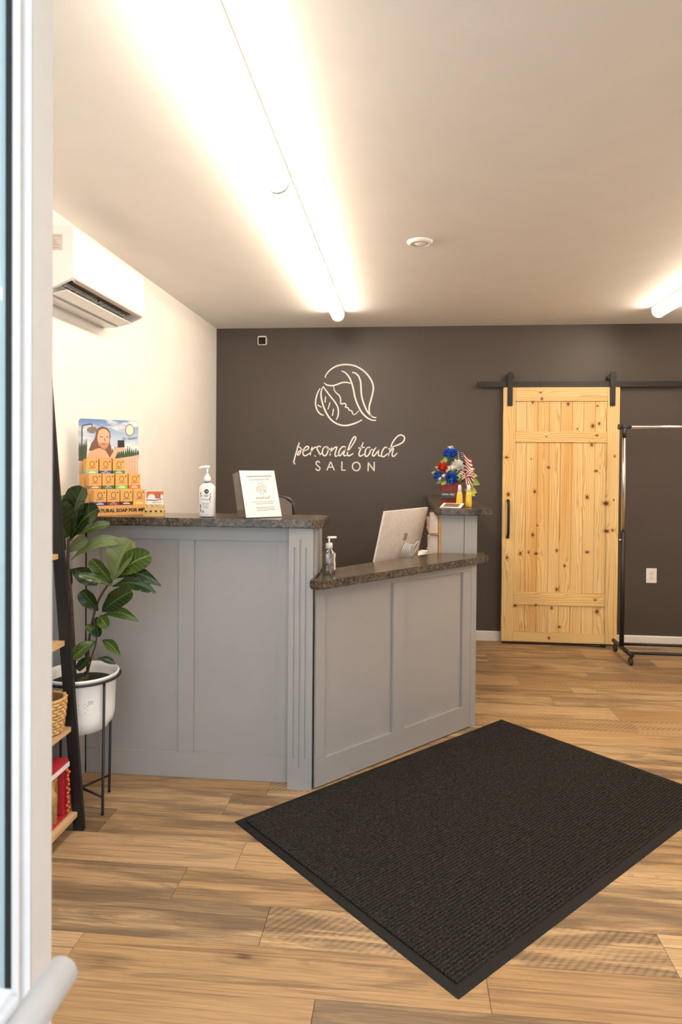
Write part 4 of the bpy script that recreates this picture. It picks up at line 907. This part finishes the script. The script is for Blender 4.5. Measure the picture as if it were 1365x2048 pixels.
# ================================================================== FLOWERS ON THE SIDE COUNTER
fa = thing('flower_arrangement', 'red white and blue flower arrangement in a red pot', 'flowers', (0.272, 4.19, ZT))
m_red = mat_wood('red_painted_wood', (110, 20, 16), (146, 34, 26), 2)
MB().add([(-0.052, -0.045, 0), (0.052, -0.045, 0), (0.052, 0.045, 0), (-0.052, 0.045, 0), (-0.064, -0.052, 0.145), (0.064, -0.052, 0.145), (0.064, 0.052, 0.145), (-0.064, 0.052, 0.145)], [(3,2,1,0),(4,5,6,7),(0,1,5,4),(1,2,6,5),(2,3,7,6),(3,0,4,7)]).build('pot', m_red, fa, bevel=0.002)
F = plane_M((0, -0.0535, 0), (1, 0, 0), (0, 0, 1))
sn_ = MB().box((-0.062, -0.0565, 0.045), (0.030, -0.0525, 0.092)).build('pot_sign', P('charcoal_board', 60, 56, 54), fa)
sub(sn_, MB().text('seize', 0.020, plane_M((-0.036, -0.0570, 0.066), (1, 0, 0), (0, 0, 1)), 'CENTER', 0.9, 0.1).text('the', 0.010, plane_M((-0.013, -0.0570, 0.067), (1, 0, 0), (0, 0, 1))).text('day!', 0.020, plane_M((0.010, -0.0570, 0.066), (1, 0, 0), (0, 0, 1)), 'CENTER', 0.9, 0.1), 'sign_lettering', m_wplast)
def bloom(c, r, col, n=46, name='bloom', up=0.15):
    m = MB(); qb = random.Random(int(abs(c[0]*1000)+c[2]*777)); c = Vector(c)
    m.sphere(c, r*0.45, 8, 6)
    for i in range(n):
        z = 1-2*(i+0.5)/n; ph = i*2.39996; rr = math.sqrt(1-z*z); d = Vector((rr*math.cos(ph), rr*math.sin(ph), z))
        d = (d+Vector((qb.uniform(-.2, .2), qb.uniform(-.2, .2), qb.uniform(-.2, .2)+up))).normalized()
        a = d.cross(Vector((0.3, 0.5, 0.8))).normalized(); e = d.cross(a); w_ = r*0.27
        m.add([c+d*r*0.3-a*w_*0.5, c+d*r*0.3+a*w_*0.5, c+d*r*0.8+a*w_+e*r*0.05, c+d*r*qb.uniform(0.95, 1.1)+e*r*0.12, c+d*r*0.8-a*w_+e*r*0.05], [(0, 1, 2, 3, 4)])
    m.build(name, P('petal_%d_%d_%d' % col, *col, rough=0.7, var=0.2, scale=60), fa)
B_ = (44, 94, 190); W2 = (240, 236, 228)
bloom((-0.012, -0.02, 0.318), 0.037, B_); bloom((0.018, -0.01, 0.322), 0.030, B_); bloom((-0.074, -0.03, 0.185), 0.035, B_); bloom((0.006, -0.055, 0.168), 0.043, B_, 70)
bloom((0.040, -0.03, 0.243), 0.044, W2, 60); bloom((-0.012, -0.045, 0.222), 0.022, W2, 24); bloom((0.008, -0.05, 0.232), 0.020, W2, 24)
bloom((-0.066, -0.055, 0.165), 0.013, W2, 14); bloom((-0.044, -0.055, 0.182), 0.015, W2, 16); bloom((-0.005, 0.0, 0.352), 0.018, W2, 14)
bloom((-0.048, -0.035, 0.236), 0.036, (206, 58, 34), 40); bloom((0.010, 0.0, 0.350), 0.018, (200, 170, 130), 12)
m_gl = [P('arrangement_leaf_%d' % i, *c, rough=0.5, var=0.25) for i, c in enumerate(((92, 116, 44), (140, 158, 74), (60, 84, 36), (190, 190, 70)))]
def lf3(b, t, wd, mat, name='leaf', bend=0.15):
    b, t = Vector(b), Vector(t); d = t-b; s_ = d.cross(Vector((0.1, -1, 0.25))).normalized(); nrm = s_.cross(d).normalized(); m = MB(); vs = []; n = 6
    for i in range(n+1):
        k = i/n; wv = wd*0.5*math.sin(PI*min(1, k*0.97+0.03))**0.8; p = b+d*k+nrm*d.length*bend*math.sin(PI*k)
        vs += [p-s_*wv+nrm*wv*0.3, p, p+s_*wv+nrm*wv*0.3]
    m.smooth = True
    m.add(vs, [(i*3+j, i*3+j+1, i*3+j+4, i*3+j+3) for i in range(n) for j in range(2)]).build(name, mat, fa)
for b, t, wd, k in (((-0.04, 0, 0.17), (-0.118, -0.02, 0.205), 0.045, 1), ((-0.03, -0.01, 0.19), (-0.095, 0.0, 0.240), 0.03, 1), ((-0.01, -0.02, 0.30), (-0.055, -0.03, 0.262), 0.03, 1), ((-0.03, -0.02, 0.25), (-0.065, -0.04, 0.275), 0.028, 1),
                    ((-0.03, -0.04, 0.15), (-0.09, -0.05, 0.138), 0.022, 0), ((-0.02, -0.05, 0.15), (-0.06, -0.06, 0.128), 0.024, 1), ((0.0, -0.05, 0.15), (-0.02, -0.06, 0.125), 0.02, 0), ((0.03, -0.05, 0.15), (0.055, -0.06, 0.20), 0.03, 1),
                    ((0.04, -0.05, 0.15), (0.075, -0.05, 0.185), 0.03, 0), ((0.05, -0.03, 0.15), (0.06, -0.055, 0.145), 0.03, 1), ((0.09, 0.0, 0.16), (0.178, -0.02, 0.130), 0.05, 1), ((0.09, 0.0, 0.18), (0.165, -0.02, 0.185), 0.04, 3),
                    ((0.08, 0.0, 0.20), (0.150, -0.01, 0.228), 0.035, 3), ((0.09, 0.0, 0.10), (0.160, -0.02, 0.082), 0.055, 3), ((0.10, 0.0, 0.09), (0.150, -0.03, 0.060), 0.035, 3), ((0.01, -0.01, 0.27), (0.045, -0.02, 0.29), 0.03, 2),
                    ((-0.005, -0.01, 0.26), (-0.02, -0.04, 0.285), 0.035, 2), ((0.03, -0.03, 0.20), (0.055, -0.05, 0.215), 0.03, 0), ((-0.02, -0.04, 0.20), (0.02, -0.06, 0.205), 0.03, 2), ((0.01, 0, 0.14), (0.09, -0.02, 0.17), 0.05, 2)): lf3(b, t, wd, m_gl[k])
# little striped flag
mw, mr_, mb_ = P('flag_white', 232, 222, 214), P('flag_red', 158, 34, 40), P('flag_navy', 30, 28, 44)
fg = MB(); nu, nv = 12, 13
def fpt(u, v): return Vector((0.045+0.075*u+0.014*v*-1+0.05*v, -0.02+0.02*math.sin(u*5+v*2), 0.325-0.155*v-0.03*u*u+0.012*math.sin(u*6)))
for j in range(nv):
    for i in range(nu):
        fg.cur = 2 if (i < 5 and j < 7) else (1 if j % 2 == 0 else 0); b = [fpt(i/nu, j/nv), fpt((i+1)/nu, j/nv), fpt((i+1)/nu, (j+1)/nv), fpt(i/nu, (j+1)/nv)]
        fg.add(b, [(0, 3, 2, 1)])
fo_ = fg.build('flag', [mw, mr_, mb_], fa)
ds = MB()
for j in range(6):
    for i in range(5):
        c = fpt((i+0.5+0.5*(j % 2)*0.8)/nu, (j+0.7)/nv)+Vector((0, -0.0016, 0)); ds.add([c+Vector((0.0022*math.cos(k*PI/3), 0, 0.0022*math.sin(k*PI/3))) for k in range(6)], [tuple(range(6))])
sub(fo_, ds, 'stars', mw); sub(fo_, MB().tube([(0.043, -0.018, 0.335), (0.075, 0.0, 0.10)], 0.002, 6), 'stick', m_goldwood)
# bow
bw_ = MB(); cB = Vector((0.090, -0.045, 0.185))
for (dx, dz) in ((-0.036, 0.022), (0.040, 0.030), (-0.030, -0.018), (0.042, -0.002), (0.012, -0.075), (0.034, -0.070)):
    loop = abs(dz) < 0.05; p0 = cB; p1 = cB+Vector((dx, -0.012, dz)); s_ = Vector((-dz, 0, dx)).normalized()*0.011
    pts = [p0, (p0+p1)/2+Vector((0, -0.018, 0.006)), p1, (p0+p1)/2+Vector((0, 0.010, 0)), p0] if loop else [p0, (p0+p1)/2+Vector((0, -0.01, 0)), p1]
    pp = catmull(pts, 4)
    for i in range(len(pp)-1):
        for k in range(4):
            bw_.cur = (1, 0, 1, 0)[k] if i % 3 else ((2, 0, 2, 0)[k]); a, b = -1+k*0.5, -0.5+k*0.5
            bw_.add([pp[i]+s_*a, pp[i]+s_*b, pp[i+1]+s_*b, pp[i+1]+s_*a], [(0, 1, 2, 3)])
bw_.build('ribbon_bow', [mw, mr_, mb_], fa)
# two yellow bottles
m_yel = P('yellow_bottle', 232, 190, 60, rough=0.3)
for (x, y, lb) in ((0.318, 4.04, 'yellow bottle with white cap, left of the pair by flowers'), (0.372, 4.05, 'yellow bottle with white cap, right of the pair by flowers')):
    t = thing('hair_product_bottle', lb, 'bottle', (x, y, ZT), 0, 'yellow bottles on the side counter')
    MB().lathe([(0, 0), (0.0165, 0), (0.019, 0.003), (0.0195, 0.03), (0.0165, 0.075), (0.0135, 0.088), (0, 0.089)], (0, 0, 0), 24).build('bottle_body', m_yel, t)
    MB().lathe([(0, 0.0885), (0.0125, 0.0885), (0.0085, 0.128), (0.0065, 0.132), (0, 0.132)], (0, 0, 0), 20).build('cap', m_wplast, t)
# cards in front
bc = thing('brochure', 'folded white brochure lying before the flower pot', 'brochure', (0.27, 3.98, ZT), math.radians(-18))
MB().obox((0, 0, 0.012), (1, 0, 0), (0, 0.97, 0.24), (0, -0.24, 0.97), 0.062, 0.045, 0.0012).build('front_leaf', P('brochure_white', 232, 224, 214), bc)
MB().obox((0, -0.002, 0.0150), (1, 0, 0), (0, 0.97, 0.24), (0, -0.24, 0.97), 0.044, 0.030, 0.0004).build('printed_photo', P('brochure_brown', 118, 96, 78, var=0.3, scale=90), bc)
MB().obox((0.0, 0.012, 0.003), (0.98, 0.17, 0), (-0.17, 0.98, 0), (0, 0, 1), 0.060, 0.045, 0.0012).build('rear_leaf', P('brochure_red', 132, 46, 40), bc)

# ================================================================== PLANT ON ITS STAND
PXc, PYc = -1.360, 2.722
ps = thing('plant_stand', 'black wire plant stand holding the white pot', 'plant stand', (PXc, PYc, 0))
R_ = 0.150
for a in (-28, 62, 152, 242):
    a = math.radians(a); x, y = 0.142*math.cos(a), 0.142*math.sin(a)
    MB().tube([(x, y, 0.001), (x, y, 0.012), (x*1.06, y*1.06, 0.553)], [0.0065, 0.0055, 0.0055], 10).build('leg', m_black, ps)
MB().tube([(0.142*math.cos(math.radians(-28)), 0.142*math.sin(math.radians(-28)), 0.075), (0.142*math.cos(math.radians(152)), 0.142*math.sin(math.radians(152)), 0.075)], 0.005, 8).build('cross_bar', m_black, ps)
MB().tube([(0.142*math.cos(math.radians(62)), 0.142*math.sin(math.radians(62)), 0.075), (0.142*math.cos(math.radians(242)), 0.142*math.sin(math.radians(242)), 0.075)], 0.005, 8).build('cross_bar', m_black, ps)
MB().tube([(0.1565*math.cos(2*PI*i/40), 0.1565*math.sin(2*PI*i/40), 0.555) for i in range(40)], 0.0055, 8, closed=True).build('ring', m_black, ps)
fgp = thing('fiddle_leaf_fig', 'fiddle leaf fig plant in a round white pot', 'potted plant', (PXc, PYc, 0.33))
m_pot = P('white_pot', 246, 245, 243, rough=0.35, var=0.01)
MB().lathe([(0, 0.0), (0.075, 0.0), (0.105, 0.008), (0.115, 0.022), (0.127, 0.038), (0.134, 0.062), (0.136, 0.10), (0.139, 0.215), (0.150, 0.231), (0.1535, 0.238), (0.151, 0.243), (0.146, 0.242), (0.136, 0.225), (0.132, 0.12), (0, 0.11)], (0, 0, 0), 48).build('pot', m_pot, fgp)
MB().lathe([(0, 0.200), (0.08, 0.202), (0.1345, 0.196), (0.1345, 0.19), (0, 0.19)], (0, 0, 0), 32).build('soil', P('dark_soil', 34, 26, 20, rough=1, bmp=0.8, var=0.4), fgp)
# barcode sticker
stk = MB(); vs = []; R2_ = 0.1392
for j in range(2):
    for i in range(5): a = math.radians(-72+28*i/4); vs.append((R2_*math.cos(a), R2_*math.sin(a), 0.10+0.055*j+0.006*i/4))
so_ = stk.add(vs, [(i, i+1, 6+i, 5+i) for i in range(4)]).build('sticker', P('sticker_white', 240, 239, 238), fgp)
sp_ = MB()
for i in range(5):
    for j in range(2 if i > 2 else 1):
        a0, a1 = math.radians(-70), math.radians(-70+14+3*(i % 2)); z = 0.106+0.009*i
        sp_.add([(0.1397*math.cos(a0), 0.1397*math.sin(a0), z), (0.1397*math.cos(a1), 0.1397*math.sin(a1), z+0.003), (0.1397*math.cos(a1), 0.1397*math.sin(a1), z+0.0052), (0.1397*math.cos(a0), 0.1397*math.sin(a0), z+0.0022)], [(0, 1, 2, 3)])
for i in range(5):
    a0 = math.radians(-53+1.7*i); a1 = a0+math.radians(0.8)
    sp_.add([(0.1397*math.cos(a0), 0.1397*math.sin(a0), 0.140), (0.1397*math.cos(a1), 0.1397*math.sin(a1), 0.140), (0.1397*math.cos(a1), 0.1397*math.sin(a1), 0.156), (0.1397*math.cos(a0), 0.1397*math.sin(a0), 0.156)], [(0, 1, 2, 3)])
sub(so_, sp_, 'sticker_print', P('pale_grey_print', 168, 164, 160))
m_bark = P('fig_bark', 70, 52, 42, rough=0.8, var=0.35, scale=60, bmp=0.6)
STEMS = [([(-1.391, 0.50), (-1.393, 0.60), (-1.401, 0.761), (-1.407, 0.864), (-1.421, 1.009), (-1.421, 1.071), (-1.419, 1.133)], 0.0095, 0.006, 0.0),
         ([(-1.331, 0.50), (-1.329, 0.58), (-1.323, 0.701), (-1.302, 0.813), (-1.281, 0.876), (-1.247, 0.934), (-1.221, 0.965)], 0.006, 0.0045, -0.01),
         ([(-1.329, 0.50), (-1.322, 0.575), (-1.306, 0.64), (-1.286, 0.711), (-1.293, 0.772), (-1.302, 0.813)], 0.0035, 0.0030, -0.018),
         ([(-1.394, 0.50), (-1.398, 0.557), (-1.413, 0.661), (-1.429, 0.739), (-1.432, 0.83)], 0.005, 0.0035, 0.015)]
for pts, ra, rb, dy in STEMS:
    pp = catmull([(x, PYc+dy, z) for x, z in pts], 5); n = len(pp)
    MB().tube(pp, [ra+(rb-ra)*i/(n-1) for i in range(n)], 9).build('stem', m_bark, fgp, world=True)
LEAVES = [(-1.406,1.137,-1.338,1.352,0.100,-.03,0,.5),(-1.423,1.137,-1.465,1.290,0.118,-.06,0,.3),(-1.409,1.125,-1.252,1.266,0.082,-.07,0,.5),(-1.414,1.079,-1.309,1.135,0.043,-.05,2,.2),(-1.412,1.040,-1.164,1.113,0.045,.03,2,.9),
 (-1.430,1.083,-1.472,1.202,0.035,-.03,0,.2),(-1.439,1.058,-1.460,1.105,0.022,-.03,1,.2),(-1.422,1.149,-1.476,1.312,0.059,.05,1,.2),(-1.393,1.166,-1.329,1.268,0.045,.05,2,.2),(-1.380,1.150,-1.261,1.195,0.030,.05,1,.3),
 (-1.414,1.001,-1.310,0.933,0.059,.04,0,.6),(-1.440,1.037,-1.444,0.919,0.051,.03,0,.3),(-1.221,0.964,-1.155,1.130,0.112,.02,2,.3),(-1.198,0.987,-1.048,1.074,0.080,-.03,1,.4),(-1.206,0.972,-1.004,0.948,0.047,-.03,0,1.0),
 (-1.225,0.935,-1.035,0.911,0.050,.0,0,.9),(-1.224,0.949,-1.288,1.057,0.051,-.06,1,.3),(-1.225,0.940,-1.331,0.994,0.028,-.08,1,.3),(-1.287,0.830,-1.345,0.920,0.057,-.03,0,.3),(-1.268,0.829,-1.127,0.923,0.065,-.03,0,.2),
 (-1.263,0.812,-1.103,0.795,0.038,-.02,1,.9),(-1.280,0.810,-1.220,0.775,0.041,-.06,1,.2),(-1.293,0.805,-1.272,0.727,0.045,-.03,0,.2),(-1.284,0.723,-1.320,0.778,0.026,-.04,1,.2),(-1.293,0.702,-1.365,0.644,0.047,-.07,1,.3),
 (-1.267,0.707,-1.168,0.658,0.036,-.05,1,.6),(-1.314,0.635,-1.351,0.590,0.037,-.05,0,.2),(-1.288,0.628,-1.219,0.601,0.024,.02,0,.6),(-1.346,0.548,-1.297,0.572,0.030,-.06,1,.3),(-1.348,0.550,-1.332,0.536,0.024,-.07,1,.2)]
def fig_leaf(bx, bz, tx, tz, wd, dy, kind, arch, idx):
    b = Vector((bx, PYc+dy*0.1, bz)); t = Vector((tx, PYc+dy, tz)); d = t-b; ln = d.length
    out = Vector((0.25*(1 if idx % 2 else -1), -1, 0.35)); s_ = d.cross(out).normalized(); nrm = s_.cross(d).normalized()
    if nrm.y > 0: nrm = -nrm; s_ = -s_
    m = MB(); m.smooth = True; nl_, nw = 12, 6; vs = []; uv = []
    bendv = Vector((0, 0, 1))
    for i in range(nl_+1):
        k = i/nl_
        # fiddle outline: narrow waist, broad rounded end
        wv = wd*0.62*(0.10+0.90*(math.sin(PI*min(1.0, k**1.25))**0.75 if k < 0.62 else math.sqrt(max(0, 1-((k-0.62)/0.40)**2.4)))) if k > 0.06 else wd*0.05
        if arch >= 0.6 and k > 0.06: wv = wd*0.60*(0.05+0.95*math.sin(PI*min(1.0, k**1.15*0.985))**0.95)
        c = b + d*k + bendv*ln*0.16*arch*math.sin(PI*k) + nrm*ln*0.05*math.sin(PI*k)
        for j in range(nw+1):
            a = j/nw*2-1
            p = c + s_*wv*a + nrm*wv*(0.30*abs(a)**1.3) + nrm*ln*0.016*math.sin(k*16+j*1.4+idx)*abs(a)
            vs.append(p); uv.append((a, k, 0))
    fs = [(i*(nw+1)+j, i*(nw+1)+j+1, (i+1)*(nw+1)+j+1, (i+1)*(nw+1)+j) for i in range(nl_) for j in range(nw)]
    flip = (s_.cross(d)).dot(nrm) < 0
    if kind == 2: flip = not flip
    m.add(vs, [f[::-1] for f in fs] if flip else fs)
    o = m.build('leaf', m_leafD if kind == 0 else m_leafL, fgp, world=True)
    at = o.data.attributes.new('leafuv', 'FLOAT_VECTOR', 'POINT'); at.data.foreach_set('vector', [c for v in uv for c in v])
for i, l in enumerate(LEAVES): fig_leaf(*l, i)

# ================================================================== LADDER SHELF
ls = thing('ladder_shelf', 'black ladder shelf with light wood boards at the left edge', 'shelf', (-1.45, 2.2, 0))
Y0s, Y1s = 1.86, 2.54
def rx(z): return -1.276-0.080*z
for y in (Y0s, Y1s):
    MB().add([(rx(0)-0.022, y-0.011, 0), (rx(0)+0.022, y-0.011, 0), (rx(0)+0.022, y+0.011, 0), (rx(0)-0.022, y+0.011, 0), (rx(1.8)-0.022, y-0.011, 1.8), (rx(1.8)+0.022, y-0.011, 1.8), (rx(1.8)+0.022, y+0.011, 1.8), (rx(1.8)-0.022, y+0.011, 1.8)], [(3,2,1,0),(4,5,6,7),(0,1,5,4),(1,2,6,5),(2,3,7,6),(3,0,4,7)]).build('front_rail', m_black, ls, world=True, bevel=0.003)
    MB().box((-1.618, y-0.011, 0), (-1.590, y+0.011, 1.8)).build('rear_rail', m_black, ls, world=True)
SH = [0.078, 0.414, 0.753, 1.094, 1.44]
for z in SH:
    MB().box((-1.588, Y0s+0.013, z-0.020), (rx(z)+0.004, Y1s-0.0125, z)).build('shelf_board', m_lightwood, ls, world=True, bevel=0.001)
for y in (Y0s, Y1s):
    for z in SH: MB().box((-1.590, y-0.006, z-0.032), (rx(z)-0.02, y+0.006, z-0.020)).build('side_bar', m_black, ls, world=True)
# woven basket
bk_ = thing('woven_basket', 'woven straw basket on the second board of the ladder shelf', 'basket', (-1.372, 2.455, 0.4145))
m_str = P('straw', 206, 164, 104, rough=0.8, var=0.3, scale=80, bmp=0.5)
for k in range(11):
    z = 0.008+0.0125*k; rr = 0.058+0.014*math.sin(k/10*1.4); pts = []
    for i in range(64):
        a = 2*PI*i/64; w2 = 0.004*math.sin(a*16+(PI if k % 2 else 0)); pts.append(((rr+w2)*math.cos(a), (rr+w2)*math.sin(a), z+0.0015*math.sin(a*16)))
    MB().tube(pts, 0.0066, 6, closed=True).build('woven_band', m_str, bk_)
MB().lathe([(0, 0.001), (0.058, 0.001), (0.066, 0.135), (0.062, 0.135), (0.054, 0.006), (0, 0.006)], (0, 0, 0), 28).build('liner', P('dark_straw', 120, 84, 50, rough=0.9), bk_)
# gift set on the bottom board
gb = thing('gift_box', 'red and gold gift box with orange bead string, bottom board', 'gift box', (-1.372, 2.41, 0.0785))
m_gred = P('gift_red', 176, 36, 52, rough=0.4); m_gold = P('gold_window', 176, 138, 78, rough=0.25, var=0.3, scale=20)
MB().box((-0.085, -0.13, 0.0), (0.070, 0.095, 0.012)).build('base_tray', m_gred, gb, bevel=0.002)
MB().box((-0.085, -0.13, 0.012), (0.045, 0.095, 0.185)).build('inner_pack', m_gold, gb, bevel=0.004)
MB().box((0.046, 0.055, 0.012), (0.064, 0.095, 0.185)).build('end_panel', m_gred, gb, bevel=0.002)
MB().box((-0.085, -0.13, 0.186), (0.070, 0.095, 0.222)).build('lid', m_gred, gb, bevel=0.003)
MB().box((0.0705, -0.13, 0.190), (0.0725, 0.095, 0.208)).build('white_edge', m_wplast, gb)
gl = MB()
for k in range(3): gl.tube([(0.053, -0.10+0.05*k, 0.014), (0.053, -0.10+0.05*k, 0.120), (0.053, -0.10+0.05*k, 0.135), (0.053, -0.10+0.05*k, 0.175)], [0.018, 0.018, 0.008, 0.008], 12)
gl.build('gold_bottles', m_gold, gb)
qb = random.Random(2)
for k in range(15): MB().sphere((0.074+0.003*(k % 2), 0.078+0.006*math.sin(k*2.1), 0.022+0.0115*k), 0.0062, 8, 6).build('bead', P('orange_bead', 214, 92, 52, rough=0.4), gb)
# pale pot on the upper board, just showing
jr = thing('storage_canister', 'plain white canister on the upper board of ladder shelf', 'canister', (-1.445, 2.40, 1.0945))
MB().lathe([(0, 0), (0.060, 0), (0.064, 0.006), (0.064, 0.10), (0.060, 0.105), (0, 0.105)], (0, 0, 0), 28).build('body', m_wplast, jr)
MB().lathe([(0, 0.1052), (0.062, 0.1052), (0.064, 0.118), (0.058, 0.124), (0, 0.125)], (0, 0, 0), 28).build('lid', m_wplast, jr)
